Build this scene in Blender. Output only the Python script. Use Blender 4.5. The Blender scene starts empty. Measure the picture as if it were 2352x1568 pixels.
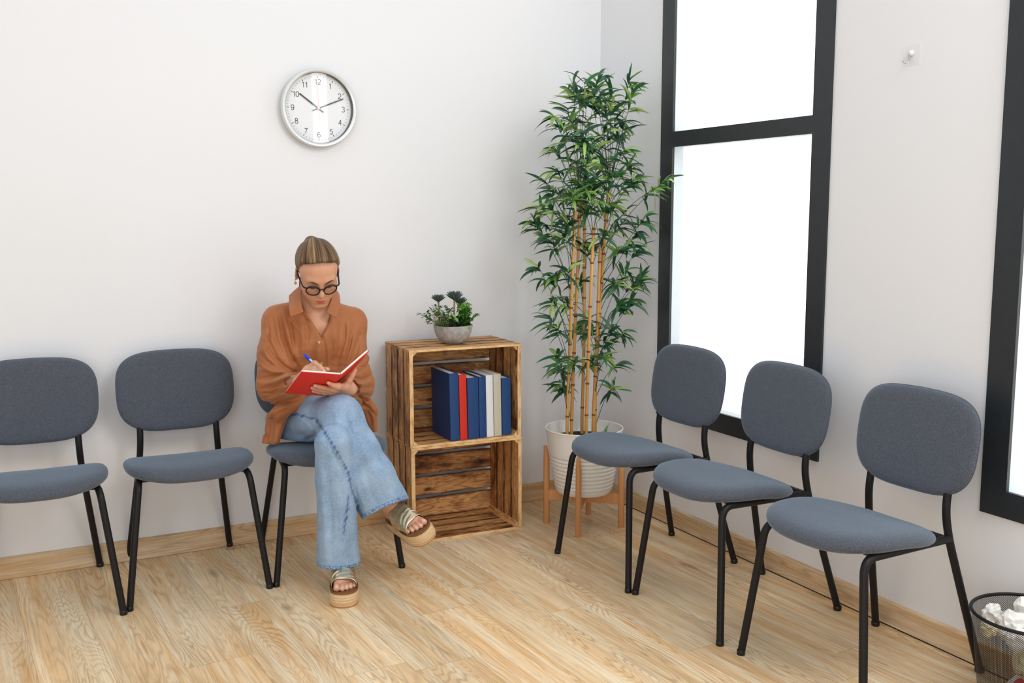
import bpy, bmesh, math, random
import numpy as np
from math import sin, cos, pi, radians, sqrt, atan2, hypot, exp
from mathutils import Vector, Matrix, noise as mnoise

SC = bpy.context.scene
COL = SC.collection
random.seed(7)

# ------------------------------------------------------------------ camera
CAM_O = np.array([-2.551, -4.0537, 1.3486])
CAM_F = 2305.07            # focal length in pixels of the 2352 px wide frame
YAW, PITCH, ROLL = 0.4757, -0.128, -0.0013
def _cam_axes():
    f = np.array([sin(YAW) * cos(PITCH), cos(YAW) * cos(PITCH), sin(PITCH)])
    r = np.array([cos(YAW), -sin(YAW), 0.0]); u = np.cross(r, f)
    return r * cos(ROLL) + u * sin(ROLL), -r * sin(ROLL) + u * cos(ROLL), f
CR, CU, CF = _cam_axes()
def _ray(px, py): return CF + CR * (px - 1176) / CAM_F - CU * (py - 784) / CAM_F
def _pl(px, py, ax, v):
    d = _ray(px, py); return CAM_O + d * ((v - CAM_O[ax]) / d[ax])
def at(px, py, y): return _pl(px, py, 1, y)       # measured photo point -> point in the vertical plane at depth y
def atx(px, py, x): return _pl(px, py, 0, x)
def atz(px, py, z): return _pl(px, py, 2, z)

cd = bpy.data.cameras.new('camera'); cam = bpy.data.objects.new('camera', cd); COL.objects.link(cam)
cd.sensor_width = 36; cd.sensor_fit = 'HORIZONTAL'; cd.lens = CAM_F / 2352 * 36
cd.clip_start = .05
M = Matrix(((CR[0], CU[0], -CF[0], CAM_O[0]), (CR[1], CU[1], -CF[1], CAM_O[1]), (CR[2], CU[2], -CF[2], CAM_O[2]), (0, 0, 0, 1)))
cam.matrix_world = M
SC.camera = cam
SC.view_settings.view_transform = 'Standard'
SC.view_settings.look = 'None'
cy = SC.cycles
cy.max_bounces = 7; cy.diffuse_bounces = 4; cy.glossy_bounces = 3; cy.transmission_bounces = 3; cy.transparent_max_bounces = 10; cy.caustics_reflective = False; cy.caustics_refractive = False
cy.use_adaptive_sampling = True; cy.adaptive_threshold = .03

# ------------------------------------------------------------------ objects
def tag(o, label=None, cat=None, group=None, kind=None):
    if label: o['label'] = label
    if cat: o['category'] = cat
    if group: o['group'] = group
    if kind: o['kind'] = kind
    return o
def empty(name, loc, rz=0.0):
    o = bpy.data.objects.new(name, None); COL.objects.link(o)
    o.empty_display_size = .05
    o.location = loc; o.rotation_euler = (0, 0, rz); return o
def put(name, me, mat, parent=None):
    o = bpy.data.objects.new(name, me); COL.objects.link(o)
    if mat is not None and not me.materials: me.materials.append(mat)
    if parent is not None: o.parent = parent
    return o
def copy_tree(o, parent=None):
    c = o.copy(); COL.objects.link(c); c.parent = parent
    for ch in list(o.children): copy_tree(ch, c)
    return c

def frames(pts, up=None):
    """parallel transport frames along a polyline"""
    P = [Vector(p) for p in pts]; n = len(P); T = []
    for i in range(n):
        a = P[max(i - 1, 0)]; b = P[min(i + 1, n - 1)]; T.append((b - a).normalized())
    u = Vector(up) if up is not None else (Vector((0, 0, 1)) if abs(T[0].z) < .9 else Vector((1, 0, 0)))
    u = (u - T[0] * u.dot(T[0])).normalized(); out = []
    for i in range(n):
        if i:
            q = T[i - 1].rotation_difference(T[i]); u = q @ u
            u = (u - T[i] * u.dot(T[i])).normalized()
        out.append((P[i], T[i], u, T[i].cross(u)))
    return out
def bez(pts, seg=8):
    """catmull-rom through points"""
    P = [Vector(p) for p in pts]; out = []
    for i in range(len(P) - 1):
        p0 = P[max(i - 1, 0)]; p1 = P[i]; p2 = P[i + 1]; p3 = P[min(i + 2, len(P) - 1)]
        for k in range(seg):
            t = k / seg
            out.append(.5 * ((2 * p1) + (p2 - p0) * t + (2 * p0 - 5 * p1 + 4 * p2 - p3) * t * t + (3 * p1 - p0 - 3 * p2 + p3) * t ** 3))
    out.append(P[-1]); return out
def fillet(pts, r, seg=6):
    """round the inner corners of a polyline"""
    P = [Vector(p) for p in pts]; out = [P[0]]
    for i in range(1, len(P) - 1):
        a = P[i - 1] - P[i]; b = P[i + 1] - P[i]
        d = min(r, a.length * .49, b.length * .49)
        s = P[i] + a.normalized() * d; e = P[i] + b.normalized() * d
        for k in range(seg + 1):
            t = k / seg; out.append(s * (1 - t) ** 2 + P[i] * 2 * t * (1 - t) + e * t * t)
    out.append(P[-1]); return out

class MB:
    def __init__(s): s.v = []; s.f = []; s.uv = []; s.uv2 = []; s.mi = []; s.col = None
    def add(s, V, F, uv=None, mi=0):
        b = len(s.v); s.v += [tuple(x) for x in V]
        s.f += [tuple(b + i for i in f) for f in F]; s.mi += [mi] * len(F)
        return s
    def box(s, c, d, rot=None, mi=0):
        x, y, z = d[0] / 2, d[1] / 2, d[2] / 2
        V = [Vector(p) for p in ((-x, -y, -z), (x, -y, -z), (x, y, -z), (-x, y, -z), (-x, -y, z), (x, -y, z), (x, y, z), (-x, y, z))]
        if rot is not None: V = [rot @ p for p in V]
        V = [p + Vector(c) for p in V]
        return s.add(V, [(0, 3, 2, 1), (4, 5, 6, 7), (0, 1, 5, 4), (1, 2, 6, 5), (2, 3, 7, 6), (3, 0, 4, 7)], mi=mi)
    def tube(s, pts, r, seg=12, caps=True, up=None, flat=1.0, mi=0):
        fr = frames(pts, up); n = len(fr); R = r if hasattr(r, '__len__') else [r] * n
        V = []; F = []
        for (p, t, u, w), rr in zip(fr, R):
            for k in range(seg):
                a = 2 * pi * k / seg; V.append(p + u * cos(a) * rr + w * sin(a) * rr * flat)
        for i in range(n - 1):
            for k in range(seg):
                k2 = (k + 1) % seg; F.append((i * seg + k, i * seg + k2, (i + 1) * seg + k2, (i + 1) * seg + k))
        if caps:
            F.append(tuple(range(seg - 1, -1, -1))); F.append(tuple((n - 1) * seg + k for k in range(seg)))
        return s.add(V, F, mi=mi)
    def lathe(s, prof, c=(0, 0, 0), seg=48, close=False, mi=0, mat=None):
        """prof: (r, z) list"""
        V = []; F = []; rings = []
        for r, z in prof:
            if r < 1e-6: rings.append([len(V)]); V.append(Vector((0, 0, z)))
            else:
                rings.append(list(range(len(V), len(V) + seg)))
                V += [Vector((r * cos(2 * pi * k / seg), r * sin(2 * pi * k / seg), z)) for k in range(seg)]
        for a, b in zip(rings[:-1], rings[1:]):
            for k in range(seg):
                k2 = (k + 1) % seg
                if len(a) == 1 and len(b) == 1: continue
                if len(a) == 1: F.append((a[0], b[k2], b[k]))
                elif len(b) == 1: F.append((a[k], a[k2], b[0]))
                else: F.append((a[k], a[k2], b[k2], b[k]))
        if mat is not None: V = [mat @ v for v in V]
        V = [v + Vector(c) for v in V]
        return s.add(V, F, mi=mi)
    def grid(s, fn, nu, nv, closed_u=False, mi=0):
        V = [fn(i / (nu if closed_u else nu - 1), j / (nv - 1)) for j in range(nv) for i in range(nu)]; F = []
        for j in range(nv - 1):
            for i in range(nu if closed_u else nu - 1):
                i2 = (i + 1) % nu; F.append((j * nu + i, j * nu + i2, (j + 1) * nu + i2, (j + 1) * nu + i))
        return s.add(V, F, mi=mi)
    def mesh(s, name, smooth=40):
        me = bpy.data.meshes.new(name); me.from_pydata(s.v, [], s.f); me.update()
        if smooth:
            me.polygons.foreach_set('use_smooth', [True] * len(me.polygons))
            if smooth < 180: me.set_sharp_from_angle(angle=radians(smooth))
        if any(s.mi): me.polygons.foreach_set('material_index', s.mi)
        return me
    def build(s, name, mat, parent=None, smooth=40, bevel=0, bseg=2):
        o = put(name, s.mesh(name, smooth), mat, parent)
        if bevel:
            m = o.modifiers.new('bevel', 'BEVEL'); m.width = bevel; m.segments = bseg; m.limit_method = 'ANGLE'; m.angle_limit = radians(40); m.harden_normals = False
        return o

# ------------------------------------------------------------------ materials
def lin(r, g, b):
    f = lambda c: (c / 255 / 12.92) if c / 255 <= .04045 else ((c / 255 + .055) / 1.055) ** 2.4
    return (f(r), f(g), f(b), 1.0)
class Mat:
    def __init__(s, name, base=(.8, .8, .8, 1), rough=.5, metal=0.0, **kw):
        s.m = bpy.data.materials.new(name); s.m.use_nodes = True; s.nt = s.m.node_tree
        s.b = s.nt.nodes['Principled BSDF']; s.out = s.nt.nodes['Material Output']
        s.b.inputs['Base Color'].default_value = base; s.b.inputs['Roughness'].default_value = rough; s.b.inputs['Metallic'].default_value = metal
        for k, v in kw.items(): s.b.inputs[k.replace('_', ' ')].default_value = v
    def n(s, t, ins=None, **props):
        nd = s.nt.nodes.new(t)
        for k, v in props.items(): setattr(nd, k, v)
        for k, v in (ins or {}).items(): s.set(nd.inputs[k], v)
        return nd
    def set(s, sock, v):
        if isinstance(v, bpy.types.NodeSocket): s.nt.links.new(v, sock)
        else: sock.default_value = v
    def math(s, op, a, b=0.0, c=0.0, clamp=False):
        nd = s.n('ShaderNodeMath', operation=op, use_clamp=clamp)
        for i, v in enumerate((a, b, c)):
            if i < len(nd.inputs): s.set(nd.inputs[i], v)
        return nd.outputs[0]
    def mix(s, f, a, b, mode='MIX'):
        nd = s.n('ShaderNodeMix', data_type='RGBA', blend_type=mode)
        s.set(nd.inputs[0], f); s.set(nd.inputs[6], a); s.set(nd.inputs[7], b); return nd.outputs[2]
    def ramp(s, f, stops, interp='LINEAR'):
        nd = s.n('ShaderNodeValToRGB'); cr = nd.color_ramp; cr.interpolation = interp
        while len(cr.elements) < len(stops): cr.elements.new(.5)
        for e, (p, c) in zip(cr.elements, stops):
            e.position = p; e.color = c if hasattr(c, '__len__') else (c, c, c, 1)
        s.set(nd.inputs[0], f); return nd.outputs[0]
    def noise(s, vec, scale, detail=4, rough=.55, dist=0.0, out=0):
        nd = s.n('ShaderNodeTexNoise', {'Scale': scale, 'Detail': detail, 'Roughness': rough, 'Distortion': dist})
        if vec is not None: s.set(nd.inputs['Vector'], vec)
        return nd.outputs[out]
    def coord(s, kind='Object'): return s.n('ShaderNodeTexCoord').outputs[kind]
    def mapv(s, vec, scale=(1, 1, 1), rot=(0, 0, 0), loc=(0, 0, 0)):
        nd = s.n('ShaderNodeMapping'); s.set(nd.inputs[0], vec)
        nd.inputs['Location'].default_value = loc; nd.inputs['Rotation'].default_value = rot; nd.inputs['Scale'].default_value = scale
        return nd.outputs[0]
    def sep(s, vec):
        nd = s.n('ShaderNodeSeparateXYZ'); s.set(nd.inputs[0], vec); return nd.outputs
    def comb(s, x, y, z=0.0):
        nd = s.n('ShaderNodeCombineXYZ')
        for i, v in enumerate((x, y, z)): s.set(nd.inputs[i], v)
        return nd.outputs[0]
    def bump(s, h, strength=.3, dist=.001, sock=None):
        nd = s.n('ShaderNodeBump', {'Strength': strength, 'Distance': dist, 'Height': h})
        s.set(s.b.inputs['Normal'], nd.outputs[0]); return nd.outputs[0]
    def color(s, c): s.set(s.b.inputs['Base Color'], c)

MT = {}
def plain(name, rgb, rough=.5, metal=0.0, var=.06, scale=30, bump=0.0, **kw):
    m = Mat(name, lin(*rgb), rough, metal, **kw)
    nz = m.noise(m.coord(), scale, 3)
    c = m.mix(m.math('MULTIPLY', nz, 1.0), tuple(max(0, x * (1 - var)) for x in lin(*rgb)[:3]) + (1,), tuple(min(1, x * (1 + var)) for x in lin(*rgb)[:3]) + (1,))
    m.color(c)
    if bump: m.bump(nz, bump, .001)
    MT[name] = m.m; return m.m
# ------------------------------------------------------------------ room
def wall_mat():
    m = Mat('painted_plaster', lin(240, 239, 240), .75)
    co = m.coord()
    n1 = m.noise(co, 1.3, 3); n2 = m.noise(co, 55, 4, .6)
    m.color(m.mix(n1, (.850, .856, .872, 1), (.880, .886, .902, 1)))
    m.bump(n2, .12, .002); return m.m
WALL = wall_mat()

def floor_wood(name, plank_w=.194, plank_l=1.29, rot=radians(3.3), x0=-2.365, tone=1.0, board=False):
    m = Mat(name, (.6, .45, .3, 1), .38)
    co = m.coord()
    if not board:
        v = m.mapv(co, rot=(0, 0, -rot), loc=(0, 0, 0))
        X, Y, Z = m.sep(v)
        xs = m.math('DIVIDE', m.math('SUBTRACT', X, x0), plank_w)
        ix = m.math('FLOOR', xs); fx = m.math('SUBTRACT', xs, ix)
        wn = m.n('ShaderNodeTexWhiteNoise', {'W': ix}, noise_dimensions='1D').outputs[0]
        ys = m.math('ADD', m.math('DIVIDE', Y, plank_l), m.math('MULTIPLY', wn, 5.0))
        iy = m.math('FLOOR', ys); fy = m.math('SUBTRACT', ys, iy)
        wn2 = m.n('ShaderNodeTexWhiteNoise', {'Vector': m.comb(ix, iy, 3.0)}, noise_dimensions='3D')
        rnd = wn2.outputs[0]
        gx = m.math('ADD', m.math('SUBTRACT', X, x0), m.math('MULTIPLY', rnd, 17.0)); gy = m.math('ADD', Y, m.math('MULTIPLY', rnd, 41.0))
        base = m.comb(gx, gy, m.math('MULTIPLY', rnd, 9.0))
    else:
        X, Y, Z = m.sep(m.coord('UV')); rnd = .5
        base = m.comb(Y, X, 0.0)
    # figure: contours of a slow field stretched along the board
    f1 = m.noise(m.mapv(base, (10.0, .85, 1)), 1.0, 2.5, .5, .35)
    kn = m.n('ShaderNodeTexVoronoi', {'Vector': m.mapv(base, (4.2, 1.25, 1), loc=(1.7, .3, 0)), 'Scale': 1.0}, feature='F1').outputs[0]
    kb = m.math('EXPONENT', m.math('MULTIPLY', m.math('POWER', kn, 2.0), -9.0))
    f1 = m.math('ADD', f1, m.math('MULTIPLY', kb, .34))
    rings = m.math('SINE', m.math('MULTIPLY', f1, 150.0))
    rings = m.math('MULTIPLY_ADD', rings, .5, .5)
    rings = m.math('POWER', rings, 2.6)
    patch = m.ramp(m.noise(m.mapv(base, (7.0, 1.3, 1), loc=(3, 7, 1)), 1.0, 2), [(.40, 0.0), (.62, 1.0)])
    fine = m.noise(m.mapv(base, (150.0, 5.0, 1)), 1.0, 4, .65)
    fine2 = m.noise(m.mapv(base, (420.0, 11.0, 1)), 1.0, 3, .6)
    streak = m.noise(m.mapv(base, (24.0, 1.2, 1), loc=(5, 1, 2)), 1.0, 4, .6)
    knot_n = m.n('ShaderNodeTexVoronoi', {'Vector': m.mapv(base, (6.0, 1.7, 1)), 'Scale': 1.0}, feature='F1').outputs[0]
    knot = m.ramp(knot_n, [(.03, 1.0), (.12, 0.0)])
    light = lin(252, 232, 200); mid = lin(236, 194, 142); dark = lin(150, 108, 70); grey = lin(226, 210, 180)
    c = m.mix(m.ramp(streak, [(.36, 0.0), (.62, 1.0)]), light, mid)
    c = m.mix(m.math('MULTIPLY', m.ramp(m.noise(m.mapv(base, (5, .9, 1), loc=(9, 2, 4)), 1.0, 2), [(.45, 0.0), (.7, 1.0)]), .55), c, grey)
    g = m.math('MULTIPLY', rings, m.math('ADD', m.math('MULTIPLY_ADD', patch, .36, .05), m.math('MULTIPLY', kb, .24)))
    c = m.mix(m.math('MULTIPLY', g, .9, clamp=True), c, dark)
    c = m.mix(m.math('MULTIPLY', m.ramp(fine, [(.45, 0.0), (.75, 1.0)]), .42), c, dark)
    c = m.mix(m.math('MULTIPLY', m.ramp(fine2, [(.55, 0.0), (.8, 1.0)]), .22), c, dark)
    c = m.mix(m.math('MULTIPLY', knot, .55), c, lin(140, 100, 66))
    if not board:
        tonev = m.math('MULTIPLY_ADD', wn2.outputs[0], .18, .93)
        c = m.mix(1.0, c, m.comb(tonev, m.math('MULTIPLY', tonev, .985), m.math('MULTIPLY', tonev, .93)), 'MULTIPLY')
        ex = m.math('MINIMUM', fx, m.math('SUBTRACT', 1.0, fx)); ey = m.math('MINIMUM', fy, m.math('SUBTRACT', 1.0, fy))
        e1 = m.math('LESS_THAN', ex, .0065); e2 = m.math('LESS_THAN', ey, .0010)
        e = m.math('MAXIMUM', e1, e2)
        c = m.mix(m.math('MULTIPLY', e, .30), c, lin(110, 80, 52))
    if tone != 1.0: c = m.mix(1.0, c, (tone, tone * .97, tone * .93, 1), 'MULTIPLY')
    m.color(c)
    m.set(m.b.inputs['Roughness'], m.math('MULTIPLY_ADD', fine, .22, .36))
    m.b.inputs['Specular IOR Level'].default_value = .35
    m.bump(fine, .10, .001)
    return m.m
FLOOR_M = floor_wood('oak_laminate')
BASE_M = floor_wood('oak_baseboard', board=True, tone=.86)

o = MB().box((-2.6, -3.0, -.05), (5.6, 6.2, .1)).build('floor', FLOOR_M, smooth=0); tag(o, kind='structure')
o = MB().box((-2.65, .06, 1.45), (5.5, .12, 3.1)).build('wall_back', WALL, smooth=0); tag(o, kind='structure')
WIN = [(-.497, -1.470), (-2.130, -3.103)]; WZ0, WZ1 = .473, 2.62; WD = .16
mb = MB()
ys = [0.0, WIN[0][0] - .02, WIN[0][1] + .02, WIN[1][0] - .02, WIN[1][1] + .02, -5.9]
for a, b in ((0, 1), (2, 3), (4, 5)):
    mb.box((WD / 2, (ys[a] + ys[b]) / 2, 1.45), (WD, abs(ys[a] - ys[b]), 3.1))
for a, b in ((1, 2), (3, 4)):
    yc, w = (ys[a] + ys[b]) / 2, abs(ys[a] - ys[b])
    mb.box((WD / 2, yc, (WZ0 + .02 - .1) / 2), (WD, w, WZ0 + .02 + .1)); mb.box((WD / 2, yc, (WZ1 - .02 + 3.0) / 2), (WD, w, 3.0 - WZ1 + .02))
o = mb.build('wall_right', WALL, smooth=0); tag(o, kind='structure')

FR = Mat('window_frame_charcoal', lin(38, 43, 48), .42)
nz = FR.noise(FR.coord(), 40, 3); FR.color(FR.mix(nz, lin(30, 34, 38), lin(40, 45, 50))); FR_M = FR.m
REV = plain('window_reveal_grey', (205, 214, 220), .5)
P = Mat('frosted_backlit_glass', (1, 1, 1, 1), .35)
P.b.inputs['Emission Color'].default_value = (1, .995, .965, 1)
pn = P.noise(P.coord(), .8, 2); P.set(P.b.inputs['Emission Strength'], P.math('MULTIPLY_ADD', pn, .10, 1.15))
PANE = P.m
for k, (y0, y1) in enumerate(WIN):
    w = .083; zi0 = WZ0 + .078
    mb = MB(); X = -.003; th = .012
    yc = (y0 + y1) / 2; W_ = abs(y1 - y0); H_ = WZ1 - WZ0
    def bar(ya, yb, za, zb): mb.box((X, (ya + yb) / 2, (za + zb) / 2), (th, abs(ya - yb), zb - za))
    bar(y0, y0 - w, WZ0, WZ1); bar(y1, y1 + w, WZ0, WZ1)
    bar(y0 - w, y1 + w, WZ0, zi0); bar(y0 - w, y1 + w, WZ1 - .08, WZ1); bar(y0 - w, y1 + w, 1.617, 1.680)
    fr = mb.build('window_%d' % (k + 1), FR_M, smooth=0); tag(fr, kind='structure')
    rv = MB(); d0, d1 = .0032, .050
    for za, zb in ((zi0, 1.617), (1.680, WZ1 - .08)):
        zc = (za + zb) / 2; h = zb - za
        rv.box(((d0 + d1) / 2, y0 - w + .006, zc), (d1 - d0, .012, h)); rv.box(((d0 + d1) / 2, y1 + w - .006, zc), (d1 - d0, .012, h))
        rv.box(((d0 + d1) / 2, yc, za - .006), (d1 - d0, W_ - 2 * w, .012)); rv.box(((d0 + d1) / 2, yc, zb + .006), (d1 - d0, W_ - 2 * w, .012))
    rv.build('reveal', REV, fr, smooth=0)
    for za, zb in ((zi0, 1.617), (1.680, WZ1 - .08)):
        MB().box((d1 + .004, yc, (za + zb) / 2), (.006, W_ - 2 * w + .01, zb - za + .01)).build('pane', PANE, fr, smooth=0)
    sc_ = MB()
    for zz in (.66, 1.2): sc_.lathe([(0, .0015), (.003, .001), (.0038, 0)], (0, 0, 0), 12, mat=Matrix.Translation((.034, y0 - w - .0005, zz)) @ Matrix.Rotation(pi / 2, 4, 'X'))
    sc_.build('screw_cap', plain('screw_white%d' % k, (240, 240, 240), .4), fr)

def baseboard(name, p0, p1, h, t, z0):
    p0 = Vector(p0); p1 = Vector(p1); L = (p1 - p0).length; d = (p1 - p0) / L; n = Vector((-d.y, d.x, 0))
    mb = MB(); prof = [(0, z0), (t, z0), (t, h - .006), (t - .003, h - .0015), (t - .006, h), (0, h)]
    V = [p + n * a + Vector((0, 0, z)) for p in (p0, p1) for a, z in prof]; k = len(prof)
    F = [(i, (i + 1) % k, k + (i + 1) % k, k + i) for i in range(k)] + [tuple(range(k - 1, -1, -1)), tuple(range(k, 2 * k))]
    mb.add(V, F); me = mb.mesh(name, 30)
    uv = me.uv_layers.new(name='UVMap')
    for lp in me.loops:
        v = me.vertices[lp.vertex_index].co; q = Vector(v) - p0
        uv.data[lp.index].uv = (q.dot(d), v.z + .4 * q.dot(n))
    o = put(name, me, BASE_M); tag(o, kind='structure')
baseboard('baseboard_back', (0, 0, 0), (-5.3, 0, 0), .0837, .013, .0015)
baseboard('baseboard_right', (0, -5.9, 0), (0, -.0135, 0), .0837, .013, .005)
o = MB().box((-.005, -2.95, .0025), (.010, 5.85, .005)).build('gap_shade_strip_1', plain('shadow_gap', (24, 20, 17), .8), smooth=0); tag(o, kind='structure')  # dark strip: shade of the gap under the right baseboard, put in as colour

# ------------------------------------------------------------------ lights
wd = bpy.data.worlds.new('world'); SC.world = wd; wd.use_nodes = True
bg = wd.node_tree.nodes['Background']; bg.inputs[0].default_value = (.915, .955, 1.0, 1); bg.inputs[1].default_value = .66
def area(name, loc, target, sx, sy, power, col=(1, 1, 1)):
    ld = bpy.data.lights.new(name, 'AREA'); ld.shape = 'RECTANGLE'; ld.size = sx; ld.size_y = sy; ld.energy = power; ld.color = col
    o = bpy.data.objects.new(name, ld); COL.objects.link(o); o.location = loc
    o.rotation_euler = (Vector(target) - Vector(loc)).to_track_quat('-Z', 'Y').to_euler(); return o
area('window_daylight', (-.45, -3.4, 2.95), (-1.6, -.5, .7), 1.5, 1.1, 34, (1, .995, .99))
area('room_fill', (-3.9, -5.4, 1.3), (-1.2, -.3, .5), 2.2, 1.8, 34, (.98, .99, 1))
area('narrow_window', (-.19, -3.9, 2.15), (-1.349, 0, 1.766), .17, 1.9, 7, (1, 1, 1))
area('ceiling_light', (-2.3, -2.3, 3.0), (-2.3, -1.4, 0), 1.8, 1.8, 9, (1, .99, .985))
# ------------------------------------------------------------------ waiting chairs
def fabric():
    m = Mat('grey_blue_weave', lin(84, 90, 102), .85)
    co = m.coord()
    n = m.noise(co, 260, 3, .7); n2 = m.noise(co, 900, 2, .6); big = m.noise(co, 5, 2)
    X, Y, Z = m.sep(co)
    ch = m.math('MULTIPLY', m.math('SINE', m.math('MULTIPLY', m.math('ADD', X, m.math('MULTIPLY', Y, .25)), 1450.0)), m.math('SINE', m.math('MULTIPLY', m.math('ADD', m.math('ADD', Z, Y), m.math('MULTIPLY', X, .2)), 1450.0)))
    c = m.mix(m.ramp(n, [(.3, 0.0), (.7, 1.0)]), lin(76, 81, 91), lin(116, 121, 132))
    c = m.mix(m.math('MULTIPLY_ADD', ch, .45, .40), c, lin(57, 60, 69))
    c = m.mix(m.math('MULTIPLY', m.ramp(n2, [(.6, 0.0), (.72, 1.0)]), .5), c, lin(128, 134, 146))
    m.color(c)
    m.b.inputs['Sheen Weight'].default_value = .5; m.b.inputs['Sheen Roughness'].default_value = .45
    m.b.inputs['Sheen Tint'].default_value = (.62, .82, 1, 1)
    m.b.inputs['Specular IOR Level'].default_value = .2
    m.bump(m.math('MULTIPLY_ADD', ch, .5, n), .45, .0012)
    return m.m
FAB = fabric()
BLK = plain('matt_black_steel', (26, 24, 25), .45, .0, .08, 60, 0.0, Specular_IOR_Level=.28)
CAP = plain('black_plastic_foot', (14, 14, 15), .3)

def sup(t, e):  # superellipse direction
    c, s = cos(t), sin(t); return math.copysign(abs(c) ** (2 / e), c), math.copysign(abs(s) ** (2 / e), s)

def make_chair():
    root = empty('waiting_chair', (0, 0, 0))
    R = .0118
    # seat cushion
    SY = -.046
    def seat_out(t):
        c, s = sup(t, 3.3)
        x = .222 * c; y = s * .205
        yy = SY + y
        if s < 0: x *= 1 - .14 * (abs(s) ** 3)
        else: x *= 1 - .17 * (s ** 2)
        return x, yy
    nt, rings = 72, [0, .2, .4, .58, .72, .83, .91, .96, .99, 1.0]
    def zmid(x, y):      # mid surface: falls to the back and dips between the sides
        f = min(1, max(0, (y + .09) / .25)); f = f * f * (3 - 2 * f)
        return .4615 - .026 * f - .010 * (1 - (x / .22) ** 2) - .010 * max(0, (-y - .15) / .1) ** 2
    V = []; F = []
    def ring(rho, side):
        out = []
        h = .0255 * (1 - rho ** 13) ** .5 if rho < 1 else 0
        for k in range(nt):
            x, y = seat_out(2 * pi * k / nt); x *= rho; y = SY + (y - SY) * rho
            th = h * (1.12 if y < .02 else 1.12 - 2.6 * (y - .02))
            z = zmid(x, y) + (th if side > 0 else -th * .85)
            V.append((x, y, z)); out.append(len(V) - 1)
        return out
    tops = []
    V.append((0, SY, zmid(0, SY) + .0255 * 1.12)); ct = 0
    V.append((0, SY, zmid(0, SY) - .0255 * .85)); cb = 1
    T = [ring(r, 1) for r in rings[1:]]; Bt = [ring(r, -1) for r in rings[1:-1]]
    for k in range(nt):
        k2 = (k + 1) % nt
        F.append((ct, T[0][k], T[0][k2])); F.append((cb, Bt[0][k2], Bt[0][k]))
        for a, b in zip(T[:-1], T[1:]): F.append((a[k], b[k], b[k2], a[k2]))
        for a, b in zip(Bt[:-1], Bt[1:]): F.append((a[k2], b[k2], b[k], a[k]))
        F.append((Bt[-1][k2], T[-1][k2], T[-1][k], Bt[-1][k]))
    MB().add(V, F).build('seat', FAB, root, smooth=180)
    # backrest pad
    zc, hh = .6775, .149
    def yb(x, z): return .187 + (z - .532) * .150 + .004 * (abs(x) / .2) ** 2
    V = []; F = []
    def bout(t):
        c, s = sup(t, 3.7); w = .2150 - .020 * max(0, -s) ** 2 - .006 * max(0, s) ** 2
        return w * c, zc + hh * s + .004 * max(0, s) * (1 - abs(c))
    V.append((0, yb(0, zc) - .016, zc)); V.append((0, yb(0, zc) + .016, zc))
    def bring(rho, side):
        out = []; h = .0165 * (1 - rho ** 14) ** .5 if rho < 1 else 0
        for k in range(nt):
            x, z = bout(2 * pi * k / nt); x *= rho; z = zc + (z - zc) * rho
            V.append((x, yb(x, z) + side * h, z)); out.append(len(V) - 1)
        return out
    T = [bring(r, -1) for r in rings[1:]]; Bt = [bring(r, 1) for r in rings[1:-1]]
    for k in range(nt):
        k2 = (k + 1) % nt
        F.append((0, T[0][k2], T[0][k])[::-1]); F.append((1, Bt[0][k], Bt[0][k2])[::-1])
        for a, b in zip(T[:-1], T[1:]): F.append((a[k], b[k], b[k2], a[k2]))
        for a, b in zip(Bt[:-1], Bt[1:]): F.append((a[k2], b[k2], b[k], a[k]))
        F.append((Bt[-1][k2], T[-1][k2], T[-1][k], Bt[-1][k]))
    bk = MB().add(V, F).build('backrest', FAB, root, smooth=180)
    # piping seam round the pad's edge
    pp = [Vector((bout(2 * pi * k / nt)[0] * 1.0, yb(*bout(2 * pi * k / nt)), bout(2 * pi * k / nt)[1])) for k in range(nt + 1)]
    MB().tube(pp, .0016, 6, False).build('piping', FAB, bk, smooth=180)
    # legs
    for s in (-1, 1):
        p = fillet([(s * .2375, -.2285, .012), (s * .186, -.192, .428), (s * .150, .195, .4125)], .045, 8)
        lg = MB().tube(p, R, 14).build('leg', BLK, root, smooth=60)
        MB().lathe([(0, 0), (.0125, 0), (.0128, .003), (.0128, .013), (.0115, .016)], (s * .2384, -.2294, 0), 18).build('foot_cap', CAP, lg)
        q = fillet([(s * .1925, .306, .012), (s * .1455, .198, .4135), (s * .1395, .184, .505), (s * .1385, .2085, .620)], .05, 8)
        q = [Vector(q[0])] + [v for v in q[1:]]
        lg = MB().tube(q, R, 14).build('leg', BLK, root, smooth=60)
        MB().lathe([(0, 0), (.0125, 0), (.0138, .003), (.0138, .013), (.0118, .016)], (s * .193, .307, 0), 18).build('foot_cap', CAP, lg)
    MB().tube([(-.180, -.140, .4275), (.180, -.140, .4275)], .009, 10).build('crossbar', BLK, root, smooth=60)
    MB().tube([(-.148, .188, .412), (.148, .188, .412)], .009, 10).build('crossbar', BLK, root, smooth=60)
    for s in (-1, 1): MB().box((s * .105, -.165, .4305), (.03, .045, .006)).build('mounting_bracket', BLK, root, smooth=30)
    return root
CH = [((-2.4611, -.3197), -.036, 'grey-blue padded chair cut off by the left edge of the photo'),
      ((-1.9650, -.3101), -.0247, 'empty grey-blue padded chair on the white wall directly beside the seated woman'),
      ((-1.4560, -.3246), -.0542, 'grey-blue padded chair the woman in the brown blouse sits on'),
      ((-.3835, -.9330), -1.5341, 'grey-blue padded chair nearest the bamboo plant, below the window'),
      ((-.3640, -1.4460), -1.582, 'middle grey-blue padded chair of the three along the window wall'),
      ((-.3456, -1.9964), -1.5446, 'nearest grey-blue padded chair by the window wall, closest to the wire bin')]
chair0 = make_chair()
CHAIRS = []
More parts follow.
